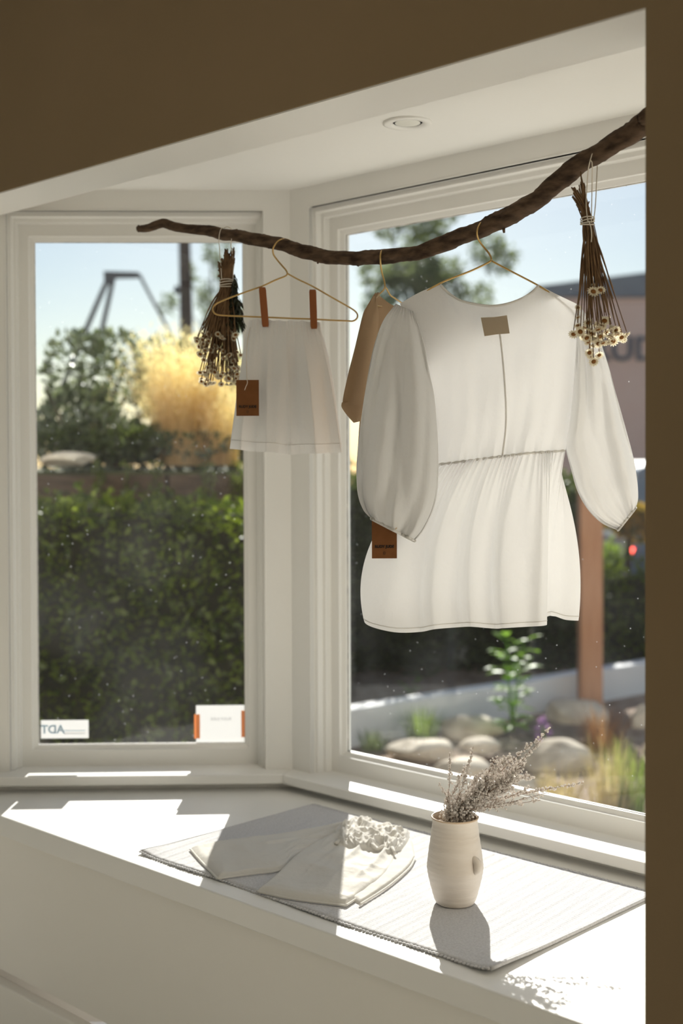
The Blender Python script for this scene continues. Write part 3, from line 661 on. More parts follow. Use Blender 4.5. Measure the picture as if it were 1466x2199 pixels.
bundle('dried daisy bundle tied with string at the thick branch end', RY, (1261, 476), rh, [(1245,368), (1230,400), (1240,393), (1249,385), (1254,389), (1238,420), (1262,430)],
       [[(1262,478,-.014), (1258,440,-.006), (1260,400,-.004), (1262,370,-.012), (1265,352,-.024), (1270,334,-.024), (1274,324,-.008), (1276,322,.012)], [(1269,478,-.012), (1270,440,-.004), (1271,390,-.006), (1271,352,-.024), (1268,344,-.026)], [(1274,474,-.01), (1278,440,.0), (1281,380,.018), (1282,345,.022), (1278,324,.012)], [(1264,474,-.016), (1268,488,-.016), (1270,505,-.014), (1269,520,-.012)]],
       .009, 4, extra=16, tier=13)
LY = bdepth(490)
lh = []
rl = random.Random(5)
for i in range(88):
    y = 825-110*rl.random()**1.5; w_ = np.interp(y, [715, 760, 825], [40, 46, 44]); x = 471+rl.uniform(-1, 1)*w_ + (-6 if y < 750 else 0)
    lh.append((x, y, rl.uniform(.0052, .0085), rl.uniform(-.035, .02)))
lh += [(424,727,.0085), (441,722,.0075), (437,716,.006), (434,747,.0085), (441,745,.007), (436,738,.006), (452,822,.0065), (433,812,.006), (492,812,.0095,-.04), (503,790,.008,-.03)]
le = bundle('dark dried bundle with tiny pale flowers hanging over the garden pane', LY, (486, 609), lh, [(485,532), (478,545), (490,540), (494,548), (500,530), (482,560), (470,560)],
       [[(476,600,-.012), (474,570,-.004), (472,540,.0), (470,515,-.018), (472,498,-.018), (476,490,-.004), (479,493,.010), (480,515,.016)], [(500,600,-.010), (501,560,0), (496,528,-.014), (498,505,-.018), (497,492,-.010), (488,487,.0), (481,490,.006)]],
       .008, 9, extra=90, tier=13, stem_r=.0013)
def leaf_np(P, D, S, wid=.45, r_=rng, bend=.15, squash=None):
    """leaf quads: P base points (n,3), D directions (n,3), S sizes (n,)"""
    n = len(P); D = D/np.linalg.norm(D, axis=1, keepdims=True)
    X = r_.normal(size=(n, 3)); X -= D*(X*D).sum(1, keepdims=True); X /= np.linalg.norm(X, axis=1, keepdims=True)
    Nn = np.cross(D, X); s = S[:, None]
    V = np.stack([P, P+D*s*.5+X*s*wid*.5+Nn*s*bend*.5, P+D*s, P+D*s*.5-X*s*wid*.5+Nn*s*bend*.5], 1).reshape(-1, 3)
    return V, np.arange(4*n).reshape(-1, 4)
DARKL = leafmat('dry_dark_leaf', (.020, .024, .012), (.05, .05, .025), .15, .04)
PP = []; DD = []
for i in range(420):
    t = rl.random()**.7; x = 503+t*rl.uniform(-18, 22)*1.0; y = 590+t*110+rl.uniform(-6, 6)
    p = at(x, y, LY+rl.uniform(-.02, .02)); PP.append(p); DD.append((rl.uniform(-.5, .6), rl.uniform(-.5, .5), -1))
V_, F_ = leaf_np(np.array(PP), np.array(DD), rng.uniform(.010, .022, len(PP)), .30)
under(le, link('dark_leaves', mesh_np('dark_leaves', V_, F_), DARKL, kind='stuff'))

# ------------------------------------------------------------------ woven mat
MU0, MU1, MV0, MV1 = .176, 1.094, -.611, -.100
nu, nv = 1100, 44; zt = ZB+.0035
u_ = np.linspace(MU0, MU1, nu); v_ = np.linspace(MV0, MV1, nv); U_, V2 = np.meshgrid(u_, v_, indexing='ij')
ridge = .00055*np.abs(np.sin(np.pi*(U_-MU0)/.0042 + .6*np.sin(V2*9+U_*70)))*(1+.6*np.sin(V2*37+U_*311)*np.sin(U_*97))
curl = .006*np.exp(-((U_-MU1)/.03)**2)*np.exp(-((V2-MV0)/.12)**2) + .004*np.exp(-((U_-MU0)/.03)**2)*np.exp(-((V2-MV0)/.05)**2) + .0012*np.sin(U_*19+1)*np.exp(-((V2-MV0)/.02)**2)**1
roll = .0022*np.exp(-((U_-MU1+.006)/.005)**2)
wav = .003*np.sin(U_*14+.8)*(np.abs((V2-MV0)/(MV1-MV0)-.5)*2)**2
Zs = zt+ridge+curl+roll
base = np.array(C0)[None, None]; CR = np.array(cR); NR = np.array(nR)
edge = .0016*np.sin(np.pi*(U_-MU0)/.0075)
Vv = np.clip((V2-MV0)/(MV1-MV0), 0, 1)
Pm = base + U_[..., None]*CR + (V2+wav)[..., None]*NR
Pm[..., 2] = Zs
Pb = Pm.copy(); Pb[..., 2] = np.maximum(Zs-.0034, ZB+.0004)
Ft = grid_faces(nu, nv); Fb = grid_faces(nu, nv, nu*nv)[:, ::-1]
idx = lambda i, j: i*nv+j
rim = [idx(0, j) for j in range(nv)]+[idx(i, nv-1) for i in range(1, nu)]+[idx(nu-1, j) for j in range(nv-2, -1, -1)]+[idx(i, 0) for i in range(nu-2, 0, -1)]
rim = np.array(rim); r2 = np.roll(rim, -1); Fs = np.stack([rim, r2, r2+nu*nv, rim+nu*nv], 1)
matr = tag(empty('table_runner', UV(.63, -.35, ZB)), 'off-white woven cotton mat laid on the window seat', 'mat')
under(matr, link('woven_field', mesh_np('woven_field', np.vstack([Pm.reshape(-1, 3), Pb.reshape(-1, 3)]), np.vstack([Ft[:, ::-1], Fb[:, ::-1], Fs])), MATC, smooth=True))
def looped(j, sgn, name):
    m = MB(); nbead = 112
    for i in range(nbead):
        k_ = int((i+.5)/nbead*(nu-1)); p = Vector(Pm[k_, j])+nR*(sgn*.0028)+Vector((0, 0, -.0012)); r = .0036*random.uniform(.85, 1.15)
        rr = [(.0, -1), (.75, -.65), (1, 0), (.75, .65), (.0, 1)]
        vs_ = []; 
        for (q, zz) in rr:
            for t in range(8): a = 2*math.pi*t/8; vs_.append(p+cR*(q*r*1.15*math.cos(a))+nR*(q*r*1.1*math.sin(a))+Vector((0, 0, zz*r*.62)))
        m.add(vs_, [(a_*8+t, a_*8+(t+1) % 8, a_*8+8+(t+1) % 8, a_*8+8+t) for a_ in range(4) for t in range(8)])
    return m.build(name, MATC, matr, smooth=True)
looped(0, -1, 'looped_edge'); looped(nv-1, 1, 'looped_edge')
MB().tube([Vector(Pm[nu-1, j])+Vector((0, 0, -.0008)) for j in range(nv)], .0034, 8).build('rolled_hem', MATC, matr, smooth=True)
MB().tube([Vector(Pm[0, j])+Vector((0, 0, -.001)) for j in range(nv)], .0024, 8).build('rolled_hem', MATC, matr, smooth=True)
ZM = zt+.0008

# ------------------------------------------------------------------ bloomers lying on the mat
blm = tag(empty('folded_bloomers', onz(660, 1850, ZM)), 'crumpled cream cotton bloomers lying flat on the woven mat', 'bloomers')
def patch(name, top_, bot, left, right, hmax, z0, wfun, n=110, m=80, mat=None, edges=(1, 1, 1, 1)):
    P2 = coons(spl(top_, n), spl(bot, n), spl(left, m), spl(right, m))
    u = np.linspace(0, 1, n)[None, :]+np.zeros((m, 1)); v = np.linspace(0, 1, m)[:, None]+np.zeros((1, n))
    e = np.minimum.reduce([np.where(edges[0], v, 1)*m/n*1.2, np.where(edges[1], 1-v, 1), np.where(edges[2], u, 1), np.where(edges[3], 1-u, 1)])
    hgt = hmax*np.sqrt(sm(e/.045)) + wfun(u, v)*sm(e/.10)
    hgt = np.maximum(hgt, 0)
    out = np.zeros((m*n, 3))
    for i in range(m):
        for j in range(n):
            p = onz(P2[i, j, 0], P2[i, j, 1], z0); out[i*n+j] = (p.x, p.y, z0+hgt[i, j])
    bot_ = out.copy(); bot_[:, 2] = z0
    Fq = np.vstack([grid_faces(m, n), grid_faces(m, n, m*n)[:, ::-1]])
    return under(blm, link(name, mesh_np(name, np.vstack([out, bot_]), Fq), mat or COTTON, smooth=True))
def wr(a, seed):
    r_ = np.random.default_rng(seed); ph = r_.uniform(0, 6.28, 12); fr = r_.uniform(4, 20, 12); di = r_.uniform(-1.0, 1.0, 12)
    def f(u, v):
        s = 0
        for k_ in range(8): s = s + (1/(1+k_*.25))*np.abs(np.sin((u*math.cos(di[k_])+v*math.sin(di[k_])+.08*np.sin(5*u+7*v+ph[k_]))*fr[k_]+ph[k_]))**2
        return a*(s/3.0-.5)
    return f
from mathutils import noise as mnoise
def crumple(u, v, sc, seed):
    out = np.zeros_like(u)
    for i in range(u.shape[0]):
        for j in range(u.shape[1]): out[i, j] = 1-abs(mnoise.noise((u[i, j]*sc+seed, v[i, j]*sc*.6, seed*1.7)))*2.2
    return out
def legfold(a, seed):
    w0 = wr(a*.5, seed)
    def f(u, v): return w0(u, v)*(.4+.6*u) + a*1.1*u**2.2*(1-2*np.abs(np.sin(v*9+1.5*np.sin(u*3+seed)+.8*np.sin(v*23)))) + a*.7*(crumple(u, v, 5.0, seed)-.4)
    return f
patch('under_leg', [(690,1905), (760,1860), (820,1805), (868,1784)], [(772,1943), (830,1905), (876,1866), (891,1842)], [(690,1905), (735,1925), (772,1943)], [(868,1784), (884,1805), (891,1842)], .006, ZM, wr(.002, 3))
patch('leg', [(408,1822), (480,1808), (560,1798), (660,1784), (765,1764)], [(467,1887), (540,1876), (605,1868), (640,1838), (730,1812)], [(408,1822), (428,1845), (467,1887)], [(765,1764), (750,1790), (730,1812)], .0075, ZM, legfold(.0055, 1))
patch('leg', [(551,1914), (592,1880), (636,1838), (690,1806), (738,1792)], [(742,1945), (790,1912), (825,1885), (847,1852), (850,1818)], [(551,1914), (630,1930), (742,1945)], [(738,1792), (795,1795), (850,1818)], .0085, ZM+.0015, legfold(.0065, 2))
def wf2(u, v): return .011*crumple(u, v, 6.5, 3.1)+.007*crumple(u, v, 14.0, 8.3)-.003
def wf2_old(u, v): return .010*np.abs(np.sin(u*15+2.2*np.sin(v*8)+1.5*np.sin(u*5)))*(.5+.5*np.sin(v*10+u*7))**.5+.005*np.sin(u*33+v*19+3*np.sin(v*5))+.003
patch('gathered_waist', [(716,1792), (742,1768), (785,1760), (830,1774), (880,1788)], [(722,1822), (760,1826), (800,1828), (836,1836), (862,1826)], [(716,1792), (716,1806), (722,1822)], [(880,1788), (876,1806), (862,1826)], .007, ZM+.006, wf2, n=150, m=70)
# crumpled waistband cords and turned-back hems
for pth, r in (([(738,1800), (760,1790), (778,1800), (800,1790), (815,1806), (838,1800), (852,1812)], .0042), ([(720,1812), (742,1804), (765,1815), (790,1812), (812,1822), (835,1818), (848,1832)], .0036), ([(752,1776), (778,1768), (800,1778), (826,1782), (850,1778), (872,1790)], .0040)):
    MB().tube([Vector(onz(x, y, ZM+.014))+Vector((0, 0, .002*math.sin(i*.9))) for i, (x, y) in enumerate(spl(pth, 40))], [r*(1+.25*math.sin(i*1.1)) for i in range(40)], 8).build('gathered_elastic', COTTON, blm, smooth=True)
for pth in ([(408,1823), (428,1846), (467,1887)], [(467,1887), (540,1877), (603,1868), (634,1840)], [(551,1914), (630,1931), (742,1945)], [(742,1945), (790,1913), (825,1886), (847,1853), (850,1822)], [(772,1943), (830,1906), (876,1867), (891,1843)]):
    MB().tube([Vector(onz(x, y, ZM+.003)) for x, y in spl(pth, 40)], .0022, 8).build('rolled_hem', COTTON, blm, smooth=True)

# ------------------------------------------------------------------ vase
vb = onz(977, 1938, ZM); vb.z = ZM+.0006
vase = tag(empty('vase', vb), 'squat pale stoneware vase with a thumb lug standing on the mat', 'vase')
prof = [(.0, .0), (.031, .0), (.0355, .002), (.0395, .010), (.0445, .028), (.0490, .046), (.0515, .060), (.0522, .068), (.0512, .078), (.0488, .098), (.0458, .118), (.0432, .138), (.0418, .149), (.0424, .154), (.0432, .1575)]
inner = [(.0436, .1590), (.0428, .1602), (.0414, .1596), (.0400, .155), (.0396, .148), (.0410, .135), (.0455, .098), (.0490, .068), (.0440, .035), (.034, .012), (.0, .010)]
def fine(pr, n): return [tuple(p) for p in spl(pr, n)]
MB().lathe([(max(r+.00022*math.sin(z*620+3*math.sin(z*90)), 0), z) for r, z in fine(prof, 90)], vb, 72).build('vase_body', CERAM, vase, smooth=True)
MB().lathe(fine(inner, 50), vb, 72).build('vase_inside', RIMC, vase, smooth=True)
MB().lathe([(.0428, .1568), (.0440, .1580), (.0442, .1594), (.0432, .1606), (.0418, .1600)], vb, 72).build('rim', RIMC, vase, smooth=True)
ang = math.radians(-90+40); dv = Vector((math.cos(ang), math.sin(ang), 0)); sv = Vector((-math.sin(ang), math.cos(ang), 0)); c = vb+dv*.0475+Vector((0, 0, .080))
vsl = []; nl = 14
for i in range(nl):
    t = i/(nl-1)*math.pi; 
    p = c+Vector((0, 0, .013*math.cos(t)))+dv*(.011*math.sin(t)-.003)+sv*(.0045*math.sin(t)-.002); vsl.append(p)
MB().tube(vsl, [.004+.004*math.sin(i/(nl-1)*math.pi) for i in range(nl)], 10).build('thumb_lug', CERAM, vase, smooth=True)
# dried sprigs
bq = vb+Vector((0, 0, .10))
bun = tag(empty('dried_sprig_bunch', vb+Vector((0, 0, .03))), 'grey-brown dried heather-like sprigs leaning out of the vase', 'dried sprigs')
rs = random.Random(21)
ico = bmesh.new(); bmesh.ops.create_icosphere(ico, subdivisions=1, radius=1.0); icoV = np.array([v.co[:] for v in ico.verts]); icoF = np.array([[v.index for v in f.verts] for f in ico.faces]); ico.free()
def sprig(tip, b, side, dens, spread, r0=.0016):
    VY = vb.y
    p0 = vb+Vector((rs.uniform(-.012, .012), rs.uniform(-.012, .012), .02)); mouth = vb+Vector((rs.uniform(-.022, .024), rs.uniform(-.02, .02), .157))
    end = at(tip[0], tip[1], VY+b); st = MB(); buds = []
    ax = spl([p0, mouth, mouth.lerp(end, .5)+Vector((rs.uniform(-.006, .006), 0, rs.uniform(-.004, .010))), end], 40)
    st.tube(ax, [.0011*(1-.6*i/39) for i in range(40)], 5)
    L = (end-mouth).length; nbr = int(dens*L*270)
    for k_ in range(nbr):
        t = rs.uniform(.36, .99); i = min(int(t*39), 38); p = Vector(ax[i]); d = (Vector(ax[i+1])-p).normalized()
        o_ = Vector((rs.gauss(0, 1), rs.gauss(0, 1), rs.gauss(0, 1))); o_ = (o_-d*o_.dot(d)).normalized()
        ln = spread*rs.uniform(.35, 1)*(1.15-t*.85); q = p+(d*.75+o_*.75).normalized()*ln
        st.tube([p, p.lerp(q, .5)+o_*.001, q], [.0005, .0004, .0003], 3, cap=False)
        nb_ = max(2, int(ln/.0030))
        for s_ in range(nb_):
            c_ = p.lerp(q, (s_+1)/nb_)+Vector((rs.gauss(0, .0015), rs.gauss(0, .0015), rs.gauss(0, .0015))); buds.append((c_, rs.uniform(.0013, .0026)))
    for i in range(20, 40):
        if rs.random() < .8: buds.append((Vector(ax[i])+Vector((rs.gauss(0, .0015), rs.gauss(0, .0015), rs.gauss(0, .0015))), rs.uniform(.0012, .0020)))
    s_obj = st.build('sprig', SPRIG, bun)
    cen = np.array([b_[0][:] for b_ in buds]); rad = np.array([b_[1] for b_ in buds])
    Vv_ = (cen[:, None]+icoV[None]*rad[:, None, None]).reshape(-1, 3); Ff = (icoF[None]+(np.arange(len(cen))*len(icoV))[:, None, None]).reshape(-1, 3)
    bo_ = link('buds', mesh_np('buds', Vv_-np.array(s_obj.location + bun.location)[None], Ff), SPBUD, s_obj, kind='stuff')
tips = [((1182,1564), .00, 1.5, .016), ((1165,1585), -.01, 1.5, .016), ((1128,1640), -.03, 3.2, .040), ((1118,1628), .02, 3.2, .040), ((1096,1622), -.02, 3.2, .040), ((1140,1662), .00, 3.0, .037), ((1112,1668), -.04, 3.2, .037), ((1080,1640), .03, 3.2, .037),
        ((1066,1624), -.02, 2.6, .035), ((1100,1690), -.02, 2.8, .035), ((1060,1660), -.03, 3.0, .035), ((1045,1650), .02, 2.6, .022), ((1030,1660), -.01, 2.4, .020), ((1016,1603), .01, 1.6, .013), ((965,1617), .00, 1.6, .013), ((985,1660), -.02, 1.6, .014), ((1000,1645), .02, 1.8, .016), ((942,1680), -.01, 1.1, .010),
        ((1252,1681), .02, .75, .014), ((1175,1702), -.03, 1.0, .020), ((1160,1718), -.05, 1.0, .020), ((1140,1690), .0, 1.5, .022), ((1110,1720), -.05, 1.2, .016), ((1200,1690), .04, .8, .016)]
for tp, b, dn, sp_ in tips: sprig(tp, b, 0, dn, sp_)

# ------------------------------------------------------------------ stickers on the left pane
gl0 = C0+nL*.0775
def on_glass(px, py, d=0): return onplane(px, py, gl0-nL*d, nL)
zrot = aL
def glass_sheet(name, x0, y0, x1, y1, d, th, mat, parent):
    a = on_glass(x0, y1, d); b = on_glass(x1, y0, d)
    w = (b-a).dot(cL); h = b.z-a.z
    o = MB().box(a, cL*w, nL*th, Vector((0, 0, h))).build(name, mat, parent); return a, w, h
e = tag(empty('window_sticker', on_glass(139, 1587)), 'small white alarm sticker with faded blue letters low on the garden pane', 'sticker')
a, w, h = glass_sheet('sticker_sheet', 88, 1546, 190, 1586, .0006, .0005, PAPER, e)
t = link('lettering', text_mesh('ADT', .030, bold=.0008), BLUEI, e); t.location = on_glass(113, 1567, .0012)-Vector(e.location); t.rotation_euler = (math.pi/2, 0, zrot); t.scale = (-1, 1, 1)
for yy, x0, x1 in ((1569, 137, 183), (1575, 137, 183)): glass_sheet('printed_line', x0, yy-1, x1, yy+1, .0010, .0003, BLUEI if yy == 1569 else GREYI, e)
e = tag(empty('taped_card', on_glass(472, 1597)), 'white card fixed to the garden pane with two strips of orange tape', 'card')
glass_sheet('card_sheet', 421, 1514, 525, 1597, .0006, .0006, PAPER, e)
glass_sheet('tape_strip', 417, 1534, 429, 1586, .0016, .0004, TAPE, e); glass_sheet('tape_strip', 518, 1526, 527, 1583, .0016, .0004, TAPE, e)
t = link('lettering', text_mesh('RUDY JUDE', .0105), GREYI, e); t.location = on_glass(474, 1544, .0012)-Vector(e.location); t.rotation_euler = (math.pi/2, 0, zrot); t.scale = (-1, 1, 1)

# ================================================================== outdoors
GZ = Z0-1.80          # garden level
TZ = Z0-.03           # upper terrace level behind the retaining wall
SOIL = surf('garden_soil', (.20, .13, .09), (.46, .36, .28), 14, .95, .8, 30)
LAWN = surf('terrace_turf', (.05, .06, .02), (.10, .10, .04), 4, .95, .6, 20)
STONE = surf('sandstone', (.56, .47, .36), (.88, .79, .65), 7, .85, .8, 16)
STUCCO = surf('white_painted_concrete', (.88, .88, .88), (.92, .92, .92), 4, .8, .2, 30)
TIMBER = surf('weathered_timber', (.055, .035, .022), (.13, .085, .055), 6, .9, .6, 20, (1, 1, 8))
REDWOOD = surf('redwood_post', (.50, .25, .14), (.62, .34, .20), 7, .75, .4, 25, (6, 6, .4))
PINKW = surf('pink_stucco', (.93, .66, .56), (.95, .70, .60), 2, .85)
SLATE = surf('grey_roofing', (.24, .26, .30), (.30, .32, .36), 2, .8)
SIGNB = surf('blue_grey_sign_paint', (.13, .16, .20), None, rough=.7)
POLE = surf('creosoted_pole', (.10, .075, .065), (.17, .13, .115), 5, .9, .3, 12, (1, 1, .2))
DSTEEL = surf('dark_painted_steel', (.055, .06, .075), (.10, .10, .12), 6, .6)
HEDGEM = leafmat('hedge_leaf', (.030, .050, .005), (.16, .20, .022), .45, .04, 1.8)
IVYM = leafmat('bank_leaf', (.030, .045, .015), (.10, .13, .04), .40, .06, 1.6)
GREYG = leafmat('grey_green_leaf', (.06, .085, .045), (.17, .20, .12), .35, .10, 1.4)
GRASSG = leafmat('golden_grass', (.55, .38, .17), (.82, .62, .36), .55, .02, 1.15)
PLUME = leafmat('grass_plume', (.86, .68, .50), (.96, .84, .70), .62, .0, 1.15)
FRESH = leafmat('fresh_leaf', (.10, .20, .03), (.24, .38, .08), .55, .03, 1.7)
BLADE = leafmat('green_blade', (.10, .16, .035), (.26, .33, .09), .5, .05, 1.5)
DRYBL = leafmat('dry_blade', (.34, .25, .15), (.62, .50, .36), .45, .02, 1.2)
TREEM = leafmat('pale_tree_leaf', (.09, .12, .07), (.20, .23, .15), .45, .04, 1.6)
ORANG = leafmat('orange_bush_leaf', (.10, .13, .03), (.55, .30, .06), .5, .05, 1.5)
PURP = leafmat('purple_petal', (.30, .16, .50), (.45, .28, .65), .5, .0, 1.2)
BARK2 = surf('tree_bark', (.06, .045, .03), (.12, .09, .06), 8, .9, .5, 15)

struct(MB().prism([(-40, 4.4), (60, 4.4), (60, 120), (-40, 120)], GZ-.3, GZ).build('ground_garden', SOIL))
BOUNCE_PAVE = surf('bounce_paving', (.62, .59, .54), (.70, .67, .62), 6, .8, .3, 30)
struct(MB().prism([(-7, -3), (9, -3), (9, 5.55), (-7, 5.55)], GZ, GZ+.012).build('ground_bounce_paving', BOUNCE_PAVE))  # unseen pale paving, added to bounce sun up into the bay
fac = MB()
for (u0, u1, z0, z1) in ((-6.0, RU0-.1, GZ, RZ), (RU1, 7.0, GZ, RZ), (-6.0, 7.0, RZ+.02, 5.4), (DU1, UL-.25, GZ, RZ), (UE+.15, WU0, GZ, RZ)):
    fac.box(UV(u0, VW+TH, z0), cR*(u1-u0), nR*.06, Vector((0, 0, z1-z0)))
struct(fac.build('wall_bounce_facade', surf('bounce_white_stucco', (.84, .83, .80), (.88, .87, .84), 3, .85, .3, 30)))  # unseen white house front, added to reflect sunlight onto the garden
struct(MB().prism([(-14, 6.75), (-.22, 6.75), (-.22, 40), (-14, 40)], GZ-.1, TZ).build('ground_terrace', LAWN))

def cloud(n, cen, rad, shell=.55, r_=rng):
    d = r_.normal(size=(n, 3)); d /= np.linalg.norm(d, axis=1, keepdims=True)
    R = (shell+(1-shell)*r_.random((n, 1)))**.5 if shell < 1 else 1
    return np.array(cen)+d*R*np.array(rad), d
def leafobj(name, P, D, s0, s1, mat, parent, wid=.5, bend=.15):
    V_, F_ = leaf_np(P, D, rng.uniform(s0, s1, len(P)), wid, bend=bend)
    return under(parent, link(name, mesh_np(name, V_, F_), mat, kind='stuff'))
def hedge(name, label, x0, x1, y0, y1, z0, z1, n, s0, s1, mat, core, cat='hedge', lump=.10):
    e = tag(empty(name, ((x0+x1)/2, (y0+y1)/2, z0)), label, cat)
    x = rng.uniform(x0, x1, n); z = z0+(z1-z0)*rng.random(n); 
    lm = lump*(np.sin(x*5.1+1)+np.sin(z*6.3+x*2.2)+np.sin(x*11.7+z*9))/2
    face = rng.random(n) < .8
    y = np.where(face, y0+lm+rng.random(n)*.16, rng.uniform(y0, y1, n)); z = np.where(face, z, z1+lm*.6-rng.random(n)*.1)
    P = np.stack([x, y, z], 1); D = np.stack([rng.normal(0, .7, n), -np.abs(rng.normal(.5, .5, n)), rng.normal(.25, .6, n)], 1)
    leafobj('foliage', P, D, s0, s1, mat, e)
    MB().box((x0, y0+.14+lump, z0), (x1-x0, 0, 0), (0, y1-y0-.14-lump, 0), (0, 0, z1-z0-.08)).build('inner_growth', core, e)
    return e
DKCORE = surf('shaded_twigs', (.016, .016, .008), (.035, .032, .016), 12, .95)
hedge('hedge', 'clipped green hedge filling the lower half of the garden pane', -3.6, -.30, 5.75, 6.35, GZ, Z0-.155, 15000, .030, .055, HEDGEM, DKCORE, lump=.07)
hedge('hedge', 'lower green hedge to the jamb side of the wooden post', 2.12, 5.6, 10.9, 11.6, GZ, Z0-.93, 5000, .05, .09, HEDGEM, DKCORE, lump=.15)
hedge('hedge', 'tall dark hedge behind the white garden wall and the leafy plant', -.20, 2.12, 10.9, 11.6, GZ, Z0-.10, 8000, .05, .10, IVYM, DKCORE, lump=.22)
# retaining wall of timbers under the planted terrace
rw = tag(empty('timber_retaining_wall', (-2.0, 6.6, GZ)), 'dark weathered timber retaining wall above the clipped hedge', 'retaining wall')
for r_i, zz in enumerate((Z0-.52, Z0-.36, Z0-.20)):
    x = -4.4+.5*r_i
    while x < -.22:
        L = min(1.25, -.22-x); yj = random.uniform(-.012, .012)
        MB().box((x+.006, 6.52+yj, zz), (L-.012, 0, 0), (0, .2, 0), (0, 0, .152)).build('timber', TIMBER, rw, bevel=.008); x += L
# rocks
def rock(px, py, Y, wpx, hpx, label, zbase=None, seed=0, flat=1.0, depth=.8, name='rock'):
    r_ = np.random.default_rng(seed); c = at(px, py, Y); a = wpx*Y/F/2; h = hpx*Y/F/2
    bm = bmesh.new(); bmesh.ops.create_icosphere(bm, subdivisions=4, radius=1.0)
    ks = r_.normal(size=(7, 3))*1.6; ph = r_.uniform(0, 6.28, 7); cut = r_.normal(size=(9, 3)); cut /= np.linalg.norm(cut, axis=1, keepdims=True); cd = r_.uniform(.62, .9, 9)
    for v in bm.verts:
        p = np.array(v.co); 
        for n_c, d_c in zip(cut, cd):
            s = p@n_c
            if s > d_c: p = p-n_c*(s-d_c)*.85
        p = p*(1+.05*sum(math.sin(k_@p*2+f_) for k_, f_ in zip(ks, ph))/2.5)
        v.co = (p[0]*a*1.12, p[1]*a*depth, p[2]*h*1.12)
    me = bpy.data.meshes.new('rock'); bm.to_mesh(me); bm.free()
    o = link(name, me, STONE, loc=c, smooth=True); tag(o, label, 'rock', 'rocks in the garden bed'); return o
rock(1232, 1541, 8.85, 138, 74, 'rounded pale boulder at the foot of the wooden post', seed=1)
rock(1196, 1640, 7.5, 150, 90, 'broad flat layered rock below the boulder by the post', seed=2)
rock(1010, 1568, 8.3, 130, 56, 'sunlit tan rock in front of the white garden wall', seed=3)
rock(905, 1612, 7.7, 130, 52, 'grey slab rock nearest the corner mullion', seed=4, flat=.6)
rock(1030, 1602, 7.7, 80, 32, 'small warm-toned stone beside the grey slab', seed=5)
rock(1000, 1652, 7.2, 130, 46, 'low grey stone behind the dried sprigs in the vase', seed=6)
rock(1376, 1547, 8.6, 50, 60, 'rock half hidden by the dark room wall', seed=8)
rock(1100, 1690, 6.9, 120, 40, 'flat stone just above the sill behind the sprigs', seed=9)
rock(150, 987, 6.62, 110, 30, 'flat pale stone lying on top of the timber wall', seed=7)
# low white wall running back to the right
pa = Vector((.04, 8.0, 0)); pb2 = Vector((2.9, 10.27, 0)); dw = (pb2-pa).normalized(); nw = Vector((-dw.y, dw.x, 0))
pa = pa-dw*.45
gw = tag(empty('garden_wall', (pa.x, pa.y, GZ)), 'low white concrete garden wall behind the rocks', 'garden wall')
MB().box((pa.x, pa.y, GZ-.02), dw*4.2, nw*.14, Vector((0, 0, .262))).build('wall_body', STUCCO, gw, bevel=.012)
# wooden post
pp = at(1266, 1518, 9.15); pp.z = GZ; pw = 47*9.15/F
wp = tag(empty('wooden_post', pp), 'square reddish timber post standing by the white garden wall', 'post')
MB().box((pp.x-pw/2, pp.y-pw/2, GZ-.1), (pw, 0, 0), (0, pw, 0), (0, 0, Z0+.14-GZ)).build('post_timber', REDWOOD, wp, bevel=.006)
MB().prism([(pp.x-pw*.6, pp.y-pw*.6), (pp.x+pw*.6, pp.y-pw*.6), (pp.x+pw*.6, pp.y+pw*.6), (pp.x-pw*.6, pp.y+pw*.6)], Z0+.04, Z0+.075).build('post_cap', REDWOOD, wp, bevel=.006)
# shrubs and grass on the terrace
def shrub(name, label, px, py, Y, wpx, hpx, n, s0, s1, mat, cat='shrub', dep=.8, wid=.6, ground=None):
    c = at(px, py, Y); a = wpx*Y/F/2; h = hpx*Y/F/2; e = tag(empty(name, (c.x, c.y, c.z-h if ground is None else ground)), label, cat)
    P = []; D = []
    lobes = [(rng.normal(size=3)*np.array([.42, .4, .35])) for _ in range(9)]
    for l in lobes:
        p, d = cloud(n//9, (c.x+l[0]*a, c.y+l[1]*a*dep, c.z+l[2]*h), (a*.58, a*.5*dep, h*.60), .5); P.append(p); D.append(d+rng.normal(0, .5, d.shape)+np.array([0, 0, .3]))
    leafobj('foliage', np.vstack(P), np.vstack(D), s0, s1, mat, e, wid)
    st = MB()
    for k_ in range(7):
        q = c+Vector((rng.normal()*a*.5, rng.normal()*a*.3, rng.uniform(-.2, .6)*h)); st.tube(spl([(c.x+rng.normal()*.03, c.y, c.z-h), (c.x*.5+q.x*.5, c.y, c.z-h*.4), q], 8), [.012*(1-.09*i) for i in range(8)], 5)
    if ground is not None: st.tube([(c.x, c.y, ground), (c.x+.02, c.y, c.z-h*.6)], .03, 6)
    st.build('stems', BARK2, e); return e
shrub('shrub', 'rounded grey-green shrub on the terrace left of the golden grass', 195, 875, 7.15, 265, 260, 4200, .035, .06, GREYG)
shrub('shrub', 'small dark green shrub peeping up behind the golden grass', 345, 800, 8.2, 210, 150, 2600, .03, .05, IVYM)
shrub('shrub', 'leafy shrub beside the peg end of the garden pane', 500, 905, 8.0, 130, 240, 2200, .03, .05, HEDGEM)
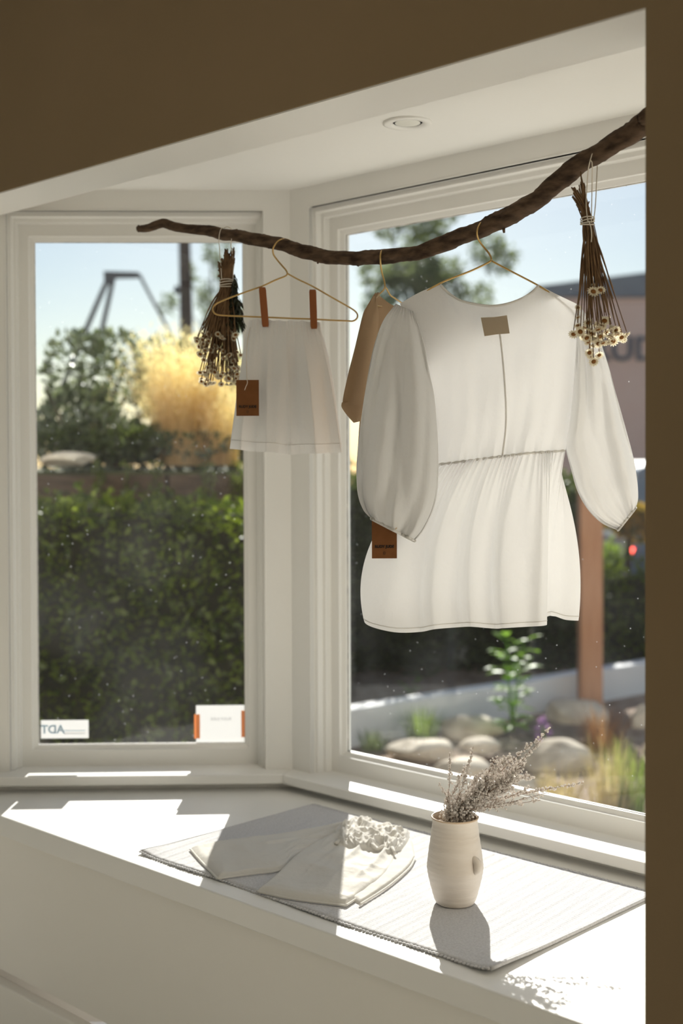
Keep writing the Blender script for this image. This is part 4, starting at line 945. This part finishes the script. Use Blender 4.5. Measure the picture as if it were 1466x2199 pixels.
def grass(name, label, px, py, Y, hpx, spread, n, mat, wid, plume=None, cat='grass', lean=0.0, arch=.5, names=('blades', 'plumes')):
    c = at(px, py, Y); hh = hpx*Y/F; e = tag(empty(name, c), label, cat); r_ = rng
    seg = 6; V = np.zeros((n, seg, 2, 3)); sp = spread*Y/F
    a = r_.uniform(0, 2*np.pi, n); b0 = r_.random(n)**.5*sp*.45; L = hh*r_.uniform(.6, 1.08, n); out = (np.abs(r_.normal(0, 1, n)).clip(0, 2.2)*.55+.12)*sp*.62; wd = wid*r_.uniform(.6, 1.3, n)
    ca, sa = np.cos(a), np.sin(a)
    for k_ in range(seg):
        t = k_/(seg-1); o_ = b0+out*t**1.6; z = L*(t-arch*.35*t**3*(out/(sp+1e-6)))
        x = c.x+ca*o_+lean*t*hh; y = c.y+sa*o_; w_ = wd*(1-t*.9)
        V[:, k_, 0] = np.stack([x-sa*w_-w_*.3, y+ca*w_, c.z+z], 1); V[:, k_, 1] = np.stack([x+sa*w_+w_*.3, y-ca*w_, c.z+z], 1)
    i = np.arange(n)[:, None]*seg*2; k_ = np.arange(seg-1)[None]*2
    Fq = np.stack([i+k_, i+k_+1, i+k_+3, i+k_+2], -1).reshape(-1, 4)
    under(e, link(names[0], mesh_np(names[0], V.reshape(-1, 3), Fq), mat, kind='stuff'))
    if plume:
        tips = V[:, -3:, :, :].mean(2)[:, [0, 2]]; m = n//2; P = []; D = []
        for j in range(m):
            d = tips[j, 1]-tips[j, 0]; q = tips[j, 0]
            for s_ in range(9): P.append(q+d*(s_/6)+r_.normal(0, .008, 3)); D.append(d/np.linalg.norm(d)+r_.normal(0, .5, 3))
        leafobj(names[1], np.array(P), np.array(D), .02, .05, plume, e, .14)
    return e
grass('ornamental_grass', 'feathery golden grass clump lit from behind on the terrace', 400, 1000, 6.95, 250, 130, 1700, GRASSG, .0022, PLUME)
grass('ornamental_grass', 'shorter golden grass tuft spilling over the timber wall', 480, 1000, 6.85, 150, 70, 380, GRASSG, .002, PLUME)
shrub('shrub', 'low dark groundcover along the terrace edge beneath the grey-green shrub', 240, 965, 6.95, 300, 70, 2600, .03, .05, IVYM)
shrub('shrub', 'low dark groundcover along the terrace edge beneath the golden grass', 430, 965, 7.5, 260, 90, 2400, .03, .05, IVYM)
# trailing plants over the timber wall
tr = tag(empty('trailing_plants', (-1.2, 6.5, TZ)), 'thin green strands trailing down over the timber wall', 'trailing plants')
PP = []; DD = []
for px in (205, 215, 270, 330, 340, 440, 455, 500, 515, 520):
    for k_ in range(70):
        t = random.random(); PP.append(at(px+random.gauss(0, 5), 985+t*115, 6.47+random.uniform(-.05, .05))); DD.append((random.gauss(0, .4), random.gauss(0, .4), -1))
leafobj('trailing_leaves', np.array(PP), np.array(DD), .02, .04, HEDGEM, tr, .3)
# garden plants seen through the large pane
leafm = mesh('leaf', [(0, 0, 0), (.16, .3, .05), (.20, .6, .04), (0, 1, -.12), (-.20, .6, .04), (-.16, .3, .05), (0, .3, 0), (0, .6, -.02)], [(0, 1, 6), (0, 6, 5), (6, 1, 2, 7), (5, 6, 7, 4), (7, 2, 3), (4, 7, 3)])
leafm.materials.append(FRESH)
def leafy_plant(label, px, py, Y, hpx, wpx, n, ls, seed):
    r_ = random.Random(seed); c = at(px, py, Y); hh = hpx*Y/F; ww = wpx*Y/F/2; e = tag(empty('leafy_plant', c), label, 'plant'); st = MB()
    for s_ in range(4):
        tipx = r_.uniform(-.35, .35)*ww; top_ = hh*r_.uniform(.75, 1.0) if s_ else hh
        ax = spl([(c.x, c.y, c.z), (c.x+tipx*.4, c.y+r_.uniform(-.04, .04), c.z+top_*.5), (c.x+tipx, c.y+r_.uniform(-.06, .06), c.z+top_)], 20); st.tube(ax, [.007*(1-.035*i) for i in range(20)], 5)
        for k_ in range(n//4):
            i = min(19, int(20*(k_+1)/(n/4))); p = Vector(ax[i]); az = k_*2.4+s_; d = Vector((math.cos(az), math.sin(az)*.8, r_.uniform(-.1, .55)))
            o = bpy.data.objects.new('leaf', leafm); COL.objects.link(o); o.parent = e
            o.location = p-c+d*.03; o.rotation_mode = 'QUATERNION'; o.rotation_quaternion = d.to_track_quat('Y', 'Z'); s2 = ls*r_.uniform(.7, 1.25); o.scale = (s2*1.5, s2, s2)
            st.tube([p, p+d*.035], .003, 4)
    st.build('stem', FRESH, e); return e
leafy_plant('upright leafy green plant before the white garden wall', 1100, 1572, 8.05, 205, 150, 64, .115, 3)
leafy_plant('young bright green plant in the dark hedge behind the wall', 885, 1520, 9.2, 50, 60, 16, .08, 5)
grass('grass_tuft', 'dark green grass tuft before the white garden wall', 905, 1592, 8.0, 80, 70, 160, BLADE, .004)
grass('grass_tuft', 'low grey-green tuft next to the corner mullion', 800, 1612, 7.6, 45, 60, 140, GREYG, .004)
grass('grass_tuft', 'tall green and straw blades just outside the large pane', 1345, 1770, 6.3, 175, 90, 260, BLADE, .004)
grass('grass_tuft', 'pale dry seed stalks among the green blades', 1310, 1770, 6.2, 190, 110, 150, DRYBL, .0035)
grass('grass_tuft', 'straw-coloured tuft arching over the flat layered rock', 1200, 1735, 6.5, 90, 110, 160, DRYBL, .0035)
grass('grass_tuft', 'reddish dry tuft behind the flat layered rock', 1290, 1620, 7.9, 110, 90, 200, leafmat('russet_blade', (.20, .08, .05), (.42, .24, .15), .4, .02, 1.2), .004)
fl = tag(empty('purple_flower', at(1168, 1600, 7.9)), 'small purple flower spike against the boulder', 'flower')
p = at(1166, 1572, 7.9); P, D = cloud(90, p, (.03, .03, .09)); leafobj('petals', P, D, .02, .035, PURP, fl, .6)
MB().tube([at(1170, 1630, 7.9), at(1167, 1590, 7.9), at(1166, 1560, 7.9)], .004, 5).build('stem', FRESH, fl)
shrub('shrub', 'orange-flecked bush in front of the parked car', 1345, 1120, 12.0, 150, 64, 1500, .05, .09, ORANG, ground=GZ)
shrub('shrub', 'sparse pale green bush below the orange-flecked bush', 1300, 1212, 12.6, 80, 80, 420, .04, .08, BLADE, ground=GZ)
# distant: pole, steel frame, trees, building, parked car
pb0 = at(400, 760, 16.0)
up_ = tag(empty('utility_pole', (pb0.x, pb0.y, TZ)), 'tall dark wooden utility pole against the pale sky', 'utility pole')
MB().tube([(pb0.x+.02, 16, TZ-.2), (pb0.x, 16, TZ+2.0), at(396, 525, 16), at(394, 330, 16)], [.085, .082, .075, .07], 16).build('pole_shaft', POLE, up_, smooth=True)
pi_ = at(379, 622, 16); MB().lathe([(.0, -.06), (.03, -.05), (.035, 0), (.02, .05), (.0, .06)], pi_, 12).build('insulator', DSTEEL, up_, smooth=True)
MB().tube([pi_, at(396, 620, 16)], .012, 6).build('bracket', DSTEEL, up_)
fr_ = tag(empty('steel_frame', at(260, 990, 13)), 'dark angular steel frame standing above the terrace shrubs', 'steel frame')
for pth, w_ in (([(232,598), (205,660), (166,752), (60,1009)], .026), ([(243,598), (232,650), (211,748), (164,1009)], .026), ([(299,590), (325,640), (352,690), (378,745), (505,1009)], .018)):
    q = [at(x, y, 13) for x, y in spl(pth, 16)]; MB().tube(q, w_*1.15, 4).build('leg', DSTEEL, fr_)
a = at(222, 600, 13); b = at(300, 581, 13)
MB().add([at(222,582,12.9), at(296,584,12.9), at(304,591,12.9), at(296,598,12.9), at(246,599,12.9), at(240,612,12.9), at(224,612,12.9), at(222,582,13.1), at(296,584,13.1), at(304,591,13.1), at(296,598,13.1), at(246,599,13.1), at(240,612,13.1), at(224,612,13.1)],
         [(0,1,2,3,4,5,6), (13,12,11,10,9,8,7)]+[(i, i+7, (i+1) % 7+7, (i+1) % 7) for i in range(7)]).build('cross_beam', DSTEEL, fr_)
def tree(label, px, py, Y, wpx, hpx, n, ls):
    c = at(px, py, Y); a = wpx*Y/F/2; h = hpx*Y/F/2; e = tag(empty('tree', (c.x, c.y, GZ)), label, 'tree', 'trees beyond the garden'); P = []; D = []; st = MB()
    st.tube(spl([(c.x, c.y, GZ), (c.x+.1, c.y, c.z*.5+GZ*.5), (c.x, c.y, c.z)], 10), [.14*(1-.07*i) for i in range(10)], 8)
    for k_ in range(26):
        l = rng.normal(size=3)*np.array([.48, .4, .45]); q = (c.x+l[0]*a, c.y+l[1]*a, c.z+l[2]*h)
        st.tube(spl([(c.x, c.y, c.z-h*.8), ((c.x+q[0])/2, c.y, c.z-h*.2), q], 6), .012, 4)
        p, d = cloud(n//26, q, (a*.22, a*.2, h*.2), .3); P.append(p); D.append(rng.normal(size=p.shape))
    st.build('trunk', BARK2, e); leafobj('crown', np.vstack(P), np.vstack(D), ls*.6, ls, TREEM, e, .5); return e
tree('hazy tree behind the branch at the top of the large pane', 900, 560, 24, 380, 360, 7000, .14)
tree('hazy tree between the utility pole and the dried bundle', 470, 650, 26, 170, 300, 2600, .13)
# building with lettering
BY = 30.0
bl = tag(empty('building', at(1400, 1060, BY)), 'pink stucco building with grey roof and blue-grey lettering', 'building')
x0 = at(1176, 640, BY).x; x1 = x0+9.0; zt_ = at(1300, 640, BY).z; zr = at(1385, 592, BY).z
MB().box((x0, BY, GZ-.5), (9, 0, 0), (0, 7, 0), (0, 0, zt_-GZ+.5)).build('wall', PINKW, bl)
MB().add([(x0-.05, BY-.1, zt_+.02), (x1+.1, BY-.1, zt_-.05), (x1+.1, BY-.1, zr+.9), (x0-.25, BY-.1, zt_+.28), (x0-.05, BY+7, zt_+.02), (x1+.1, BY+7, zt_-.05), (x1+.1, BY+7, zr+.9), (x0-.25, BY+7, zt_+.28)],
         [(0,1,2,3), (7,6,5,4), (0,4,5,1), (1,5,6,2), (2,6,7,3), (3,7,4,0)]).build('roof', SLATE, bl)
lt = link('lettering', text_mesh('RUD', .80, bold=.012, ext=.02), SIGNB, bl); lt.location = at(1340, 752, BY)-Vector(bl.location)+Vector((0, -.05, 0)); lt.rotation_euler = (math.pi/2, 0, 0)
# parked car
CY = 14.2; cx = at(1342, 1185, CY).x
car = tag(empty('parked_car', (cx+2.1, CY+.8, GZ)), 'blue-grey parked car with a lit red tail light behind the bush', 'car')
CARP = surf('blue_grey_car_paint', (.16, .22, .32), None, rough=.25, spec=.6); CARG = surf('dark_car_glass', (.03, .04, .06), None, rough=.08, spec=.8); RUB = surf('tyre_rubber', (.02, .02, .02), None, rough=.9)
REDL = surf('red_tail_lamp', (.8, .05, .04), None, rough=.2)
nt = REDL.node_tree; pr_ = [n for n in nt.nodes if n.type == 'BSDF_PRINCIPLED'][0]; pr_.inputs['Emission Color'].default_value = (1, .10, .07, 1); pr_.inputs['Emission Strength'].default_value = 6.0
prof = [(0, .35), (0, .95), (.06, 1.15), (.15, 1.75), (.45, 1.84), (2.3, 1.84), (2.95, 1.28), (4.15, 1.10), (4.40, .85), (4.40, .35)]
v = [(cx+x, CY, GZ+z) for x, z in prof]+[(cx+x, CY+1.75, GZ+z) for x, z in prof]; n_p = len(prof)
MB().add(v, [tuple(range(n_p)), tuple(range(2*n_p-1, n_p-1, -1))]+[(i, i+n_p, (i+1) % n_p+n_p, (i+1) % n_p) for i in range(n_p)]).build('body', CARP, car, bevel=.05)
for xs in ((.30, 1.15), (1.22, 2.25)):
    v = [(cx+xs[0], CY-.008, GZ+1.22), (cx+xs[1]+(.35 if xs[1] > 2 else 0), CY-.008, GZ+1.22), (cx+xs[1], CY-.008, GZ+1.72), (cx+xs[0], CY-.008, GZ+1.72)]; v += [(p[0], p[1]+.02, p[2]) for p in v]
    MB().add(v, [(0,1,2,3), (7,6,5,4), (0,4,5,1), (1,5,6,2), (2,6,7,3), (3,7,4,0)]).build('side_window', CARG, car)
for wx in (.85, 3.55):
    for wy in (-.03, 1.58): MB().tube([(cx+wx, CY+wy, GZ+.33), (cx+wx, CY+wy+.2, GZ+.33)], .33, 20).build('wheel', RUB, car, smooth=False)
MB().box((cx+.01, CY-.02, GZ+.80), (.09, 0, 0), (0, .14, 0), (0, 0, .055)).build('tail_light', REDL, car, bevel=.01)
